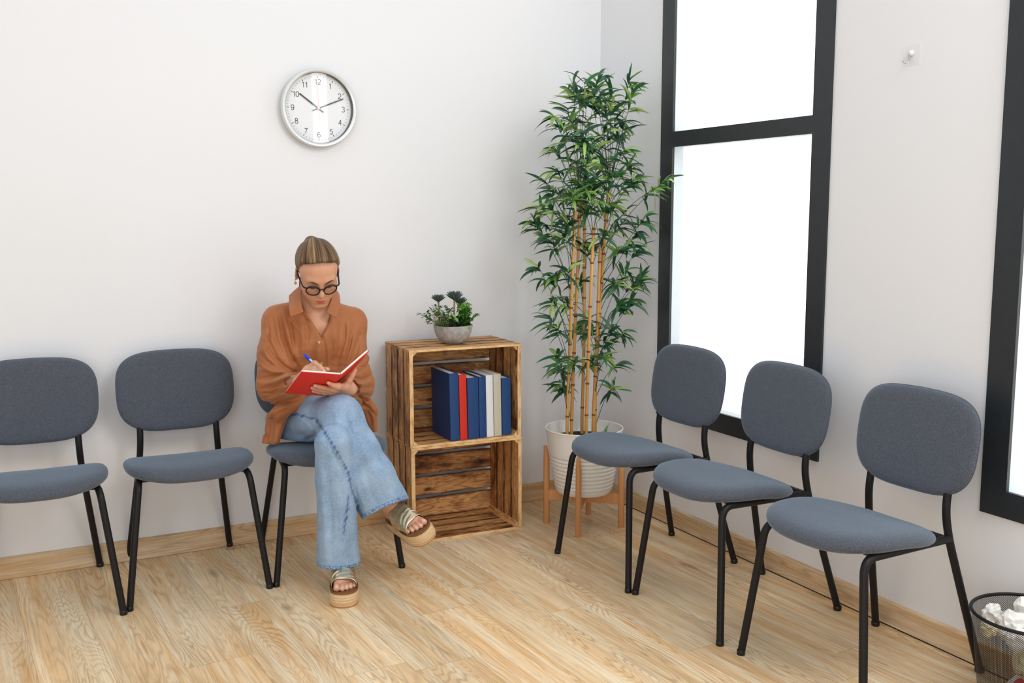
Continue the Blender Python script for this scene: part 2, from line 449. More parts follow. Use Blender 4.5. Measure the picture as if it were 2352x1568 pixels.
for i, (p, r, lb) in enumerate(CH):
    c = chair0 if i == 0 else copy_tree(chair0)
    c.location = (p[0], p[1], 0); c.rotation_euler = (0, 0, r)
    tag(c, lb, 'chair', 'grey-blue waiting room chairs'); CHAIRS.append(c)
# ------------------------------------------------------------------ burnt-wood crates
def crate_wood():
    m = Mat('flamed_pine', (.5, .3, .15, 1), .62)
    X, Y, Z = m.sep(m.coord('UV'))            # metres along / across the slat
    at_ = m.n('ShaderNodeAttribute', attribute_name='slat').outputs['Vector']
    vn, seed, raw = m.sep(at_)                # -1..1 across, random, bare sawn edge
    sx = m.math('MULTIPLY', seed, 37.0)
    base = m.comb(m.math('ADD', X, sx), Y, sx)
    grain = m.noise(m.mapv(base, (9, 130, 1)), 1.0, 5, .6)
    fig = m.noise(m.mapv(base, (5.0, 30, 1)), 1.0, 3, .5, .8)
    rings = m.math('MULTIPLY_ADD', m.math('SINE', m.math('MULTIPLY', fig, 46.0)), .5, .5)
    c = m.mix(m.ramp(grain, [(.3, 0.0), (.75, 1.0)]), lin(240, 190, 126), lin(206, 140, 78))
    c = m.mix(m.math('MULTIPLY', m.math('POWER', rings, 2.0), .55), c, lin(112, 64, 32))
    burn = m.noise(m.mapv(base, (5.5, 14, 1), loc=(3, 5, 0)), 1.0, 4, .62)
    burn = m.math('ADD', burn, m.math('MULTIPLY_ADD', seed, .16, -.08))
    c = m.mix(m.ramp(burn, [(.50, 0.0), (.66, .8)]), c, lin(128, 70, 32))
    c = m.mix(m.ramp(burn, [(.63, 0.0), (.74, .92)]), c, lin(38, 24, 17))
    edge = m.math('ADD', m.math('ABSOLUTE', vn), m.math('MULTIPLY_ADD', m.noise(m.mapv(base, (14, 40, 1)), 1.0, 3), .5, -.25))
    c = m.mix(m.ramp(edge, [(.78, 0.0), (1.02, .92)]), c, lin(48, 28, 17))
    knot = m.n('ShaderNodeTexVoronoi', {'Vector': m.mapv(base, (7, 16, 1)), 'Scale': 1.0}).outputs[0]
    c = m.mix(m.ramp(knot, [(.08, .85), (.2, 0.0)]), c, lin(60, 32, 16))
    rawc = m.mix(m.ramp(m.noise(m.mapv(base, (22, 60, 1)), 1.0, 4), [(.45, 0.0), (.7, 1.0)]), lin(238, 200, 146), lin(196, 142, 84))
    c = m.mix(raw, c, rawc)
    m.color(c); m.bump(m.math('MULTIPLY_ADD', rings, .4, grain), .35, .002)
    return m.m
WOOD = crate_wood()
class SlatMB:
    """boxes whose faces know where they lie along and across their slat"""
    def __init__(s): s.v = []; s.f = []; s.uv = []; s.at = []
    def slat(s, c, d, axis, front_raw=True, jitter=0.0, rot=None):
        c = Vector(c); seed = random.random()
        ax = 'xyz'.index(axis); oth = [i for i in range(3) if i != ax]
        wi = max(oth, key=lambda i: d[i]); ti = [i for i in oth if i != wi][0]
        b = len(s.v); n = 7
        # long faces subdivided so that edges can be a little uneven
        prof = [(-1, -1), (1, -1), (1, 1), (-1, 1)]
        jit = [[random.uniform(-jitter, jitter) for _ in range(2)] for _ in range(n)]
        for k in range(n):
            for (a, e) in prof:
                p = [0, 0, 0]; p[ax] = (k / (n - 1) - .5) * d[ax]; p[wi] = a * (d[wi] / 2 + (jit[k][0] if a > 0 else jit[k][1])); p[ti] = e * d[ti] / 2
                q = Vector(p)
                if rot is not None: q = rot @ q
                s.v.append(tuple(q + c))
        def face(idx):
            P = [Vector(s.v[i]) - c for i in idx]
            if rot is not None: P = [rot.transposed() @ p for p in P]
            nrm = (P[1] - P[0]).cross(P[2] - P[0])
            fa = max(range(3), key=lambda i: abs(nrm[i]))
            raw = 1.0 if (front_raw and fa == 1 and sum(p[1] for p in P) < 0 and ti != 1) else 0.0
            s.f.append(tuple(idx))
            for p in P:
                if fa == ax: s.uv.append((p[wi], p[ti])); vn = .2
                else: s.uv.append((p[ax], p[wi] if fa == ti else p[ti])); vn = p[wi] / (d[wi] / 2) if fa == ti else .95
                s.at.append((vn, seed, raw))
        for k in range(n - 1):
            for j in range(4):
                j2 = (j + 1) % 4; face([b + k * 4 + j, b + k * 4 + j2, b + (k + 1) * 4 + j2, b + (k + 1) * 4 + j])
        face([b + 3, b + 2, b + 1, b]); face([b + (n - 1) * 4 + j for j in range(4)])
        return s
    def build(s, name, parent):
        me = bpy.data.meshes.new(name); me.from_pydata(s.v, [], s.f)
        bm = bmesh.new(); bm.from_mesh(me)
        uvl = bm.loops.layers.uv.new('UVMap'); al = bm.loops.layers.float_vector.new('slat')
        i = 0
        for f in bm.faces:
            for lp in f.loops: lp[uvl].uv = s.uv[i]; lp[al] = s.at[i]; i += 1
        bmesh.ops.recalc_face_normals(bm, faces=bm.faces); bm.to_mesh(me); bm.free()
        return put(name, me, WOOD, parent)

CW, CD_, CHh = .497, .305, .4005
def make_crate(loc, rz, lb, seed):
    random.seed(seed)
    root = empty('wooden_crate', loc, rz); tag(root, lb, 'crate', 'stacked burnt-wood crates')
    t = .010; e = .016
    # back: four horizontal boards with gaps
    s = SlatMB(); n = 4; gap = .013; bw = (CHh - .026 - gap * (n - 1)) / n
    for k in range(n): s.slat((0, CD_ / 2 - t / 2, .013 + bw / 2 + k * (bw + gap)), (CW - .004, t, bw), 'x', False, .0012)
    s.build('back_boards', root)
    for nm, z in (('bottom_boards', t / 2), ('top_boards', CHh - t / 2)):
        s = SlatMB(); n = 4; gap = .010; bw = (CD_ - gap * (n - 1)) / n
        for k in range(n): s.slat((0, -CD_ / 2 + bw / 2 + k * (bw + gap), z), (CW, bw, t), 'x', k == 0, .0012)
        s.build(nm, root)
    for sx, nm in ((-1, 'side_boards'), (1, 'side_boards')):
        s = SlatMB(); n = 4; gap = .008; bw = (CD_ - .012 - gap * (n - 1)) / n
        for k in range(n): s.slat((sx * (CW / 2 - e / 2), -CD_ / 2 + bw / 2 + k * (bw + gap), CHh / 2), (e, bw, CHh - 2 * t), 'z', k == 0, .0012)
        s.build(nm, root)
    # triangular corner rails running front to back
    for sx in (-1, 1):
        for sz in (0, 1):
            s = SlatMB(); x0 = sx * (CW / 2 - e); z0 = (CHh - t) if sz else t; a = .019
            V = []
            tri = [(x0, z0), (x0 - sx * a, z0), (x0, z0 + (-a if sz else a))]
            for y in (-CD_ / 2 + .004, CD_ / 2 - t): V += [(x, y, z) for x, z in tri]
            s.v = V; s.f = [(0, 1, 2), (3, 5, 4), (0, 3, 4, 1), (1, 4, 5, 2), (2, 5, 3, 0)]
            sd = random.random()
            for f in s.f:
                for i in f:
                    v = V[i]; s.uv.append((v[1], v[0] + v[2])); s.at.append((.3, sd, 1.0 if f == (0, 1, 2) else 0.0))
            s.build('corner_rail', root)
    return root
CR_LOC = (-.8412, -.1905); CR_RZ = radians(-2.0)
crate_low = make_crate((CR_LOC[0], CR_LOC[1], 0), CR_RZ, 'empty burnt-wood slatted crate standing on the floor, lower of the two stacked crates', 3)
crate_top = make_crate((CR_LOC[0] - .003, CR_LOC[1], CHh + .0006), CR_RZ, 'burnt-wood slatted crate holding the row of books, upper of the two stacked crates', 11)

# ------------------------------------------------------------------ books
def cloth_cover(name, rgb):
    m = Mat(name, lin(*rgb), .55); co = m.coord()
    n = m.noise(co, 500, 2, .6); c0 = lin(*rgb)
    m.color(m.mix(n, tuple(v * .82 for v in c0[:3]) + (1,), tuple(min(1, v * 1.12) for v in c0[:3]) + (1,))); m.bump(n, .12, .0006); return m.m
BLUE = cloth_cover('navy_blue_cloth', (22, 66, 122)); RED = cloth_cover('bright_red_cloth', (214, 44, 26)); WHITE = cloth_cover('white_cloth', (236, 236, 240)); BEIGE = cloth_cover('beige_cloth', (204, 199, 178))
def pages_mat():
    m = Mat('page_block', lin(240, 238, 230), .8); X, Y, Z = m.sep(m.coord())
    l = m.math('MULTIPLY_ADD', m.math('SINE', m.math('MULTIPLY', X, 5200.0)), .5, .5)
    m.color(m.mix(m.math('MULTIPLY', l, .5), lin(246, 244, 238), lin(205, 200, 190))); return m.m
PAGES = pages_mat()
def make_book(loc, rz, lean, th, h, d, mat, lb):
    """spine faces -y, fore-edge +y"""
    root = empty('hardback_book', loc, rz); root.rotation_euler = (0, lean, rz); tag(root, lb, 'book', 'books standing in the upper crate')
    c = .0028; r = .0
    mb = MB()
    # one wrapped cover: left board, spine, right board
    n = 7; out = []
    sp = [(-th / 2 + th * k / (n - 1), -.0025 * sin(pi * k / (n - 1))) for k in range(n)]
    outer = [(-th / 2, d)] + sp + [(th / 2, d)]
    inner = [(-th / 2 + c, d)] + [(-th / 2 + c, c)] + [(th / 2 - c, c)] + [(th / 2 - c, d)]
    poly = outer + inner[::-1]; k = len(poly)
    V = [(x, y, z) for z in (0, h) for x, y in poly]
    F = [(i, (i + 1) % k, k + (i + 1) % k, k + i) for i in range(k)]
    def cap(o):
        f = []; no = len(outer)
        li0, li1, ri1, ri0 = no + 3, no + 2, no + 1, no   # inner reversed indices: (d right), (c right), (c left), (d left)
        f.append((0, 1, li1, li0)); f.append((no - 2, no - 1, no, no + 1))
        f.append(tuple(range(1, no - 1)) + (no + 1, no + 2))
        return [tuple(o + i for i in q) for q in f]
    F += [q[::-1] for q in cap(0)] + cap(k)
    cv = mb.add(V, F).build('cover', mat, root, smooth=30, bevel=.0006, bseg=1)
    MB().box((0, (d + c) / 2 - .002, h / 2), (th - 2 * c - .0004, d - c - .004, h - .009)).build('page_block', PAGES, root, smooth=0)
    return root
zb = CHh + .0006 + .0108
BK = [(1037, 1009, 55.5, 146, .205, BLUE, 'tallest and thickest blue hardback book at the left end of the row'),
      (1066, 1004, 42.0, 140, .165, RED, 'red hardback book between two blue ones in the upper crate'),
      (1089, 1004, 58.0, 131, .165, BLUE, 'blue hardback book directly right of the red book'),
      (1110.5, 1002, 42.0, 130.5, .172, BLUE, 'blue hardback book directly left of the white book'),
      (1127.5, 1000, 41.5, 131, .178, WHITE, 'white hardback book in the upper crate row'),
      (1145, 998, 45.5, 131, .178, BEIGE, 'beige hardback book beside the white one in the upper crate'),
      (1165.5, 996, 55, 120.5, .15, BLUE, 'blue hardback book at the right end of the row')]
xl = [(1036.5, 1057.5), (1058.5, 1075.5), (1077, 1102.2), (1103.2, 1118.8), (1119.8, 1135.8), (1136.8, 1154), (1155.5, 1176.0)]
front = -.338
for (cx_, by, _, hp, dd, mat, lb), (xa, xb) in zip(BK, xl):
    a = at(xa, by, front); b = at(xb, by, front)
    th = abs(b[0] - a[0]); px2m = th / (xb - xa)
    P_ = at((xa + xb) / 2, by, front)
    # small turn so that each book shows its left board
    make_book(((a[0] + b[0]) / 2, front + .006, zb), radians(-1.5), radians(-.9), th - .0012, hp * px2m * .985, dd, mat, lb)

# ------------------------------------------------------------------ bowl of succulents
def concrete():
    m = Mat('speckled_concrete', lin(168, 168, 164), .6); co = m.coord()
    n = m.noise(co, 60, 6, .7); n2 = m.noise(co, 300, 3, .7); n3 = m.noise(co, 14, 3)
    c = m.mix(m.ramp(n, [(.35, 0.0), (.65, 1.0)]), lin(146, 147, 144), lin(186, 187, 184))
    c = m.mix(m.math('MULTIPLY', m.ramp(n2, [(.55, 0.0), (.75, 1.0)]), .5), c, lin(112, 113, 112))
    c = m.mix(m.math('MULTIPLY', m.ramp(n3, [(.5, 0.0), (.7, 1.0)]), .35), c, lin(206, 206, 202)); m.color(c); m.bump(n2, .2, .001); return m.m
def leafmat(name, rgb, rgb2, rough=.45, var=.5):
    m = Mat(name, lin(*rgb), rough); n = m.noise(m.coord(), 35, 3)
    rn = m.n('ShaderNodeAttribute', attribute_name='tint').outputs['Fac']
    c = m.mix(m.math('ADD', m.math('MULTIPLY', n, .4), m.math('MULTIPLY', rn, .6), clamp=True), lin(*rgb), lin(*rgb2)); m.color(c)
    m.b.inputs['Subsurface Weight'].default_value = .0
    return m.m
class LeafMB:
    def __init__(s): s.v = []; s.f = []; s.t = []
    def leaf(s, base, d, nrm, L, w, droop=0.0, fold=.25, tint=.5, n=7, shape=0, thick=0.0, twist=0.0):
        d = Vector(d).normalized(); nrm = Vector(nrm); side = d.cross(nrm)
        if side.length < 1e-4: side = d.orthogonal()
        side.normalize(); up = side.cross(d).normalized()
        b = len(s.v); p = Vector(base); dirn = d.copy()
        for k in range(n):
            t = k / (n - 1)
            if shape == 0: ww = w * (sin(pi * min(1, t * .96 + .04) ** .72)) ** .9 * (1 if t < .99 else 0) + .0004
            elif shape == 1: ww = w * sqrt(max(0, 1 - (2 * t - 1) ** 2)) + .0003       # oval
            else: ww = w * (.55 + .9 * t) * (1 - t ** 6) ** .5 + .0004                # succulent petal, widest near the tip
            f = fold * ww
            for sgn, ff in ((-1, f), (0, 0), (1, f)):
                q = p + side * sgn * ww / 2 + up * ff
                s.v.append(tuple(q)); s.t.append(tint + (.06 if sgn == 0 else 0))
            if k < n - 1:
                dirn = (dirn + Vector((0, 0, -droop / (n - 1))) * (.4 + 1.2 * t)).normalized()
                side = (side - dirn * side.dot(dirn)).normalized()
                if twist: side = Matrix.Rotation(twist / (n - 1), 3, dirn) @ side
                up = side.cross(dirn).normalized()
                p = p + dirn * L / (n - 1)
        for k in range(n - 1):
            for j in range(2):
                s.f.append((b + k * 3 + j, b + k * 3 + j + 1, b + (k + 1) * 3 + j + 1, b + (k + 1) * 3 + j))
        return s
    def tube(s, pts, r, seg=6, tint=.3):
        m = MB().tube(pts, r, seg); b = len(s.v); s.v += m.v; s.t += [tint] * len(m.v); s.f += [tuple(b + i for i in f) for f in m.f]; return s
    def build(s, name, mat, parent=None, solid=0.0):
        me = bpy.data.meshes.new(name); me.from_pydata(s.v, [], s.f); me.polygons.foreach_set('use_smooth', [True] * len(me.polygons))
        a = me.attributes.new('tint', 'FLOAT', 'POINT'); a.data.foreach_set('value', s.t)
        o = put(name, me, mat, parent)
        if solid:
            m = o.modifiers.new('solid', 'SOLIDIFY'); m.thickness = solid; m.offset = 0
        return o
random.seed(21)
BW = (-.852, -.215, 2 * CHh + .0014)
bowl = empty('succulent_bowl', BW); tag(bowl, 'speckled grey bowl of artificial succulents on top of the stacked crates', 'plant')
BR = .0855
prof = [(0, 0), (.036, 0), (.046, .003), (.060, .013), (.073, .030), (.0815, .050), (.0855, .072), (.086, .0775), (.0842, .0785), (.0825, .0775), (.080, .066), (0, .060)]
prof = [(r * .957, z) for r, z in prof]
MB().lathe(prof, seg=64).build('bowl', concrete(), bowl, smooth=60)
soil = plain('dark_moss_soil', (30, 34, 18), .95, 0, .5, 120, .6)
MB().lathe([(0, .0735), (.04, .0735), (.0768, .070)], seg=40).build('soil', soil, bowl)
ROS = leafmat('dusky_rosette', (40, 58, 56), (96, 116, 106), .5); STEM = plain('succulent_stem', (150, 118, 86), .7, 0, .2, 60)
def rosette(px, py, y, size, base_dx):
    P_ = at(px, py, y) - np.array(BW); c = Vector(P_)
    lb = LeafMB()
    for ringi, (n, el, L) in enumerate(((9, .42, 1.0), (11, .72, 1.06), (10, .98, 1.05), (8, 1.2, .98), (5, 1.42, .9))):
        for k in range(n):
            a = 2 * pi * (k + .5 * (ringi % 2)) / n + random.uniform(-.1, .1)
            d = Vector((cos(a) * cos(el), sin(a) * cos(el), sin(el)))
            lb.leaf(c + d * size * .08 + Vector((0, 0, -.002 * ringi)), d, (0, 0, 1), size * L, size * .30, droop=-.55, fold=.35, tint=.15 + .25 * random.random() + .1 * (ringi == 0), n=6, shape=0)
    o = lb.build('rosette', ROS, bowl, solid=.0016)
    st = [c + Vector((0, 0, .002)), c + Vector((base_dx * .3, 0, -.02)), Vector((c.x + base_dx, c.y, .070))]
    MB().tube(bez(st, 5), [.0038] * 11, 8).build('stem', STEM, o)
rosette(1007, 693, -.225, .035, .004)
rosette(1044, 689, -.235, .042, -.004)
rosette(1057, 699, -.185, .035, -.006)
G1 = leafmat('small_leaf_green', (38, 66, 24), (96, 130, 56)); G2 = leafmat('bright_leaf_green', (30, 92, 30), (126, 186, 62)); G3 = leafmat('moss_green', (70, 96, 26), (160, 182, 84)); WF = plain('white_floret', (236, 240, 214), .6)
def bw(px, py, y): return Vector(at(px, py, y) - np.array(BW))
# left: small leaved sprigs
lb = LeafMB()
for px, py, y, n in ((966, 722, -.22, 5), (980, 718, -.24, 6), (985, 730, -.26, 7), (992, 712, -.25, 7), (1002, 722, -.27, 8), (1010, 706, -.25, 7), (1018, 716, -.26, 8), (1022, 703, -.22, 6), (1030, 720, -.27, 7), (1000, 705, -.2, 6), (988, 736, -.27, 6), (1014, 732, -.285, 6), (976, 728, -.25, 7), (996, 718, -.28, 8), (1006, 714, -.28, 8), (1012, 722, -.285, 8), (1020, 726, -.29, 7), (990, 722, -.275, 8), (1028, 714, -.28, 7), (1036, 712, -.27, 7), (1040, 724, -.28, 6), (984, 742, -.27, 6)):
    c = bw(px, py, y); root_ = Vector((c.x * .45, c.y * .45, .07)); lb.tube(bez([root_, (root_ + c) / 2 + Vector((0, 0, .008)), c], 4), .0009, 5, .2)
    for k in range(n):
        a = random.uniform(0, 2 * pi); el = random.uniform(-.5, .9); d = Vector((cos(a) * cos(el), sin(a) * cos(el), sin(el)))
        lb.leaf(c + d * .003, d, (0, 0, 1), random.uniform(.012, .02), random.uniform(.008, .012), .3, .12, random.random(), 6, 1)
lb.build('leafy_sprig', G1, bowl)
mb = MB()
for px, py, y in ((1005, 708, -.27), (1012, 716, -.28), (1021, 712, -.28), (1019, 704, -.26), (1010, 725, -.29), (1029, 709, -.27), (992, 727, -.28), (1000, 716, -.28)):
    for k in range(6):
        c = bw(px, py, y) + Vector((random.gauss(0, .003), random.gauss(0, .003), random.gauss(0, .003)))
        mb.lathe([(0, -.0016), (.0017, 0), (0, .0016)], c, 6)
mb.build('floret', WF, bowl, smooth=180)
# moss tufts hanging at the front
lb = LeafMB()
for k in range(420):
    px = random.uniform(996, 1030); py = random.uniform(722, 748); c = bw(px, py, -.268 - .02 * random.random()); d = Vector((random.gauss(0, 1), random.gauss(-.4, .8), random.gauss(.1, .8)))
    lb.leaf(c, d, (0, 0, 1), random.uniform(.004, .0075), .0022, 0, .1, random.random(), 4, 1)
lb.build('moss_tuft', G3, bowl)
# dark low filler so the bowl reads full
lb = LeafMB()
for k in range(900):
    a = random.uniform(0, 2 * pi); r = .073 * sqrt(random.random()); c = Vector((r * cos(a), r * sin(a), .072 + random.uniform(0, .042) * (1 - (r / .08) ** 2 * .7)))
    d = Vector((random.gauss(0, 1), random.gauss(0, 1), random.gauss(.6, .6)))
    lb.leaf(c, d, (0, 0, 1), random.uniform(.008, .014), .005, .2, .1, random.random() * .5, 5, 1)
lb.build('filler_foliage', leafmat('deep_filler_green', (20, 40, 14), (60, 92, 36)), bowl)
# right: curled bright green
lb = LeafMB()
for k in range(1000):
    px = random.gauss(1066, 7.5); py = random.gauss(722, 13)
    if not (1050 < px < 1082 and 695 < py < 748): continue
    c = bw(px, py, -.225 + random.gauss(0, .018)); d = Vector((random.gauss(0, 1), random.gauss(-.3, 1), random.gauss(.3, .8)))
    t = min(1, max(0, .25 + (715 - py) / 40 + random.gauss(0, .15)))
    lb.leaf(c, d, (0, 0, 1), random.uniform(.008, .013), random.uniform(.006, .010), .5, .3, t, 5, 1, twist=random.uniform(-.8, .8))
lb.build('curly_foliage', G2, bowl)
for px, py, y, dx, dz, L, w in ((1038, 722, -.29, .6, -.45, .020, .011), (1045, 730, -.295, .8, -.9, .021, .013), (1075, 747, -.285, .25, -.8, .016, .011), (1052, 708, -.26, .5, -.2, .016, .008), (1030, 731, -.285, .4, .3, .012, .009)):
    lb = LeafMB(); c = bw(px, py, y); lb.leaf(c, (dx, -.25, dz), (.1, -1, .35), L, w, .2, .1, .55 + random.uniform(-.1, .2), 7, 1)
    lb.build('oval_leaf', G2, bowl)
lb = LeafMB(); tip = bw(1096, 722, -.21); st = bez([Vector((.045, -.01, .072)), bw(1082, 736, -.215), bw(1088, 727, -.21), tip], 6); lb.tube(st, .001, 5)
for p in st[6:]:
    for k in range(7):
        d = Vector((random.gauss(.3, 1), random.gauss(0, 1), random.gauss(.2, 1))); lb.leaf(p, d, (0, 0, 1), random.uniform(.005, .010), .005, .2, .2, random.random(), 4, 1)
for k in range(6):
    a = k; lb.leaf(tip, (cos(a) * .8 + .3, sin(a) * .5, .3 * cos(2 * a)), (0, 0, 1), .014, .009, .2, .2, .6, 5, 1)
lb.build('side_sprig', G2, bowl)
# ------------------------------------------------------------------ plant stand, pot, bamboo
random.seed(5)
PC = Vector((-.340, -.437, 0))
PW = Mat('bamboo_stand_wood', lin(212, 150, 92), .5)
X, Y, Z = PW.sep(PW.coord()); g = PW.noise(PW.comb(PW.math('MULTIPLY', X, 90.0), PW.math('MULTIPLY', Y, 90.0), PW.math('MULTIPLY', Z, 6.0)), 1.0, 4)
PW.color(PW.mix(g, lin(190, 126, 72), lin(226, 168, 110))); PWM = PW.m
stand = empty('plant_stand', PC, radians(9)); tag(stand, 'light wooden four-legged stand under the white ribbed plant pot', 'plant stand')
SR = .163; zt = .345
legdirs = [(-1, 0), (0, -1), (1, 0), (0, 1)]
legdirs = [(cos(radians(a)), sin(radians(a))) for a in (132, 222, 312, 42)]
for dx, dy in legdirs:
    mb = MB(); p0 = (dx * SR, dy * SR, 0.0); rot = Matrix.Rotation(atan2(dy, dx), 3, 'Z')
    prof = []
    n = 16; r = .0135
    V = []; F = []
    for z, taper in ((0, .92), (.004, 1.0), (zt - .06, 1.0), (zt, .55)):
        for k in range(n):
            a = 2 * pi * k / n; q = rot @ Vector((r * cos(a), r * sin(a) * .9, 0))
            off = rot @ Vector((r * (1 - taper) * (.9 if z > .1 else 0), 0, 0))
            V.append((p0[0] + q.x * taper + off.x, p0[1] + q.y * taper + off.y, z))
    for i in range(3):
        for k in range(n): F.append((i * n + k, i * n + (k + 1) % n, (i + 1) * n + (k + 1) % n, (i + 1) * n + k))
    F.append(tuple(range(n - 1, -1, -1))); F.append(tuple(3 * n + k for k in range(n)))
    mb.add(V, F).build('leg', PWM, stand)
for k in (0, 1):
    d = Vector((legdirs[k][0], legdirs[k][1], 0)); mb = MB()
    zc = .128 if k == 0 else .128
    rot = Matrix.Rotation(atan2(d.y, d.x), 3, 'Z')
    mb.box((0, 0, zc), (2 * SR - .02, .018, .045 if k == 0 else .0449), rot).build('crossbar', PWM, stand, smooth=0, bevel=.002)
pot = empty('plant_pot', PC + Vector((0, 0, .151))); tag(pot, 'white ribbed ceramic plant pot held in the wooden stand', 'plant pot')
POTM = plain('white_glazed_ceramic', (238, 236, 230), .22, 0, .015, 10)
pr = [(0, 0), (.108, 0), (.1165, .004)]
H = .283; rb, rt = .118, .166
def rad(z): return rb + (rt - rb) * (z / H) ** .85
z = .006
pr.append((rad(z) - .001, z))
for k in range(9):
    z0 = .022 + k * .0172; pr += [(rad(z0), z0), (rad(z0) - .0034, z0 + .0030), (rad(z0 + .005) + .0012, z0 + .0068), (rad(z0 + .011) + .0016, z0 + .0115)]
pr += [(rad(.19), .19), (rad(.24), .24), (rad(H - .008) + .001, H - .008), (rad(H) + .003, H - .002), (rad(H) + .001, H + .001), (rad(H) - .004, H - .001), (rad(.24) - .007, .24), (.135, .215), (0, .215)]
MB().lathe(pr, seg=72).build('pot_body', POTM, pot, smooth=50)
MB().lathe([(0, .2345), (.1, .2345), (.147, .2325)], seg=48).build('soil', plain('black_potting_soil', (22, 18, 15), .95, 0, .6, 90, .8), pot)
lb = LeafMB(); c = Vector((.058, -.06, .236))
for k in range(4): lb.leaf(c + Vector((k * .003, 0, 0)), (random.uniform(-.2, .3), 0, 1), (0, 1, 0), .045 + .01 * k, .005, .1, .2, .4, 6)
lb.build('grass_blade', leafmat('grass_green', (50, 110, 40), (90, 150, 60)), pot)

bamboo = empty('bamboo_plant', PC + Vector((0, 0, .386))); BO = np.array(bamboo.location)
tag(bamboo, 'tall artificial bamboo with yellow canes and dense green leaves in the corner', 'plant')
CM = Mat('yellow_bamboo_cane', lin(205, 148, 70), .42)
X, Y, Z = CM.sep(CM.coord()); g = CM.noise(CM.comb(CM.math('MULTIPLY', X, 60.0), CM.math('MULTIPLY', Y, 60.0), CM.math('MULTIPLY', Z, 5.0)), 1.0, 4)
CM.color(CM.mix(g, lin(176, 116, 50), lin(224, 172, 92))); CANE = CM.m
NODE = plain('cane_node_brown', (120, 72, 34), .6)
canes = [((1303, 985), (1303, 960), (1309, 800), (1316, 600), (1322, 480), -.46, .0074),
         ((1313, 985), (1313, 957), (1319, 800), (1329, 560), (1331, 440), -.40, .0074),
         ((1336, 985), (1337, 957), (1341, 800), (1342, 600), (1343, 440), -.36, .0074),
         ((1345, 985), (1347, 957), (1352, 800), (1360, 600), (1364, 520), -.50, .0072),
         ((1361, 985), (1363, 957), (1370, 800), (1376, 640), (1379, 560), -.44, .0074),
         ((1364, 975), (1368, 880), (1377, 720), (1392, 500), (1400, 430), -.425, .0074)]
cane_pts = []
for c in canes:
    pts = [Vector(at(px, py, c[5]) - BO) for px, py in c[:5]]
    pts[0] = Vector((pts[1].x, pts[1].y, .0008))
    P_ = bez(pts, 8); cane_pts.append(P_)
    R = []
    o = MB().tube(P_, [c[6] * (1 - .12 * i / len(P_)) for i in range(len(P_))], 12).build('cane', CANE, bamboo, smooth=60)
    zz = .07 + random.uniform(0, .05); mb = MB(); ring_k = 0
    cum = 0
    nodes = []
    for a, b in zip(P_[:-1], P_[1:]):
        L = (b - a).length
        while cum + L > zz:
            t = (zz - cum) / L; nodes.append((a.lerp(b, t), (b - a).normalized())); zz += random.uniform(.12, .19)
        cum += L
    for p, d in nodes:
        mb = MB(); mb.tube([p - d * .004, p - d * .0012, p, p + d * .0012, p + d * .004], [.0074, .0086, .0079, .0086, .0074], 12, False)
        mb.build('cane_node', NODE, o, smooth=80)
    # thin top growth above the cane
TW = [((1331, 440), (1352, 330), (1372, 190), -.40), ((1343, 440), (1330, 330), (1318, 200), -.37), ((1400, 430), (1412, 340), (1448, 190), -.43), ((1364, 520), (1372, 380), (1380, 250), -.48), ((1322, 480), (1306, 380), (1282, 280), -.45)]
LG = Mat('bamboo_leaf', lin(40, 92, 60), .38)
tint = LG.n('ShaderNodeAttribute', attribute_name='tint').outputs['Fac']
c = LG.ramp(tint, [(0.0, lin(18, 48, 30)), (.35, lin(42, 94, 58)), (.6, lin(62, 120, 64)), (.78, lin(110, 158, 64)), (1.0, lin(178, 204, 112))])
fine = LG.noise(LG.coord(), 90, 2); c = LG.mix(LG.math('MULTIPLY', fine, .3), c, lin(26, 66, 44)); LG.color(c)
LG.b.inputs['Specular IOR Level'].default_value = .45
LEAF = LG.m
C1 = """800,250 600,310 1040,290 1080,350 450,560 740,420 860,470 560,500 1010,590 700,620 520,720 960,720 470,830 840,700 1000,830 480,1000 640,930 850,900 1050,950 700,1050 460,1120 560,1170 860,1130 1000,1090 1230,1140 1330,1060 290,1400 440,1300 750,1250 900,1260 1000,1330 1180,1340 400,1420 560,1340 540,1480 640,380 900,380 930,560 620,560 780,800 380,1060 340,1270 820,980 940,1010"""
C2 = """420,160 720,260 960,80 1100,110 330,380 450,440 560,420 650,480 960,260 1105,260 1150,460 1000,430 930,500 440,640 560,660 720,790 1060,640 960,680 480,860 720,900 900,860 1000,880 470,1060 860,960 830,1090 950,1150 510,1160 520,1290 920,1310 620,1130 740,1120 700,180 560,60 850,120 420,760 640,860 1100,480"""
cl = [(1140 + float(a.split(',')[0]) / 3.409, 100 + float(a.split(',')[1]) / 3.409) for a in C1.split()] + [(1140 + float(a.split(',')[0]) / 3.409, 500 + float(a.split(',')[1]) / 3.409) for a in C2.split()]
for k in range(18):
    yy = random.uniform(190, 500); cl.append((1352 + random.gauss(0, 42) * min(1, (yy - 80) / 200), yy))
def limit(p):
    p = np.array(p); p[0] = min(p[0], -.03); p[1] = min(p[1], -.03); return p
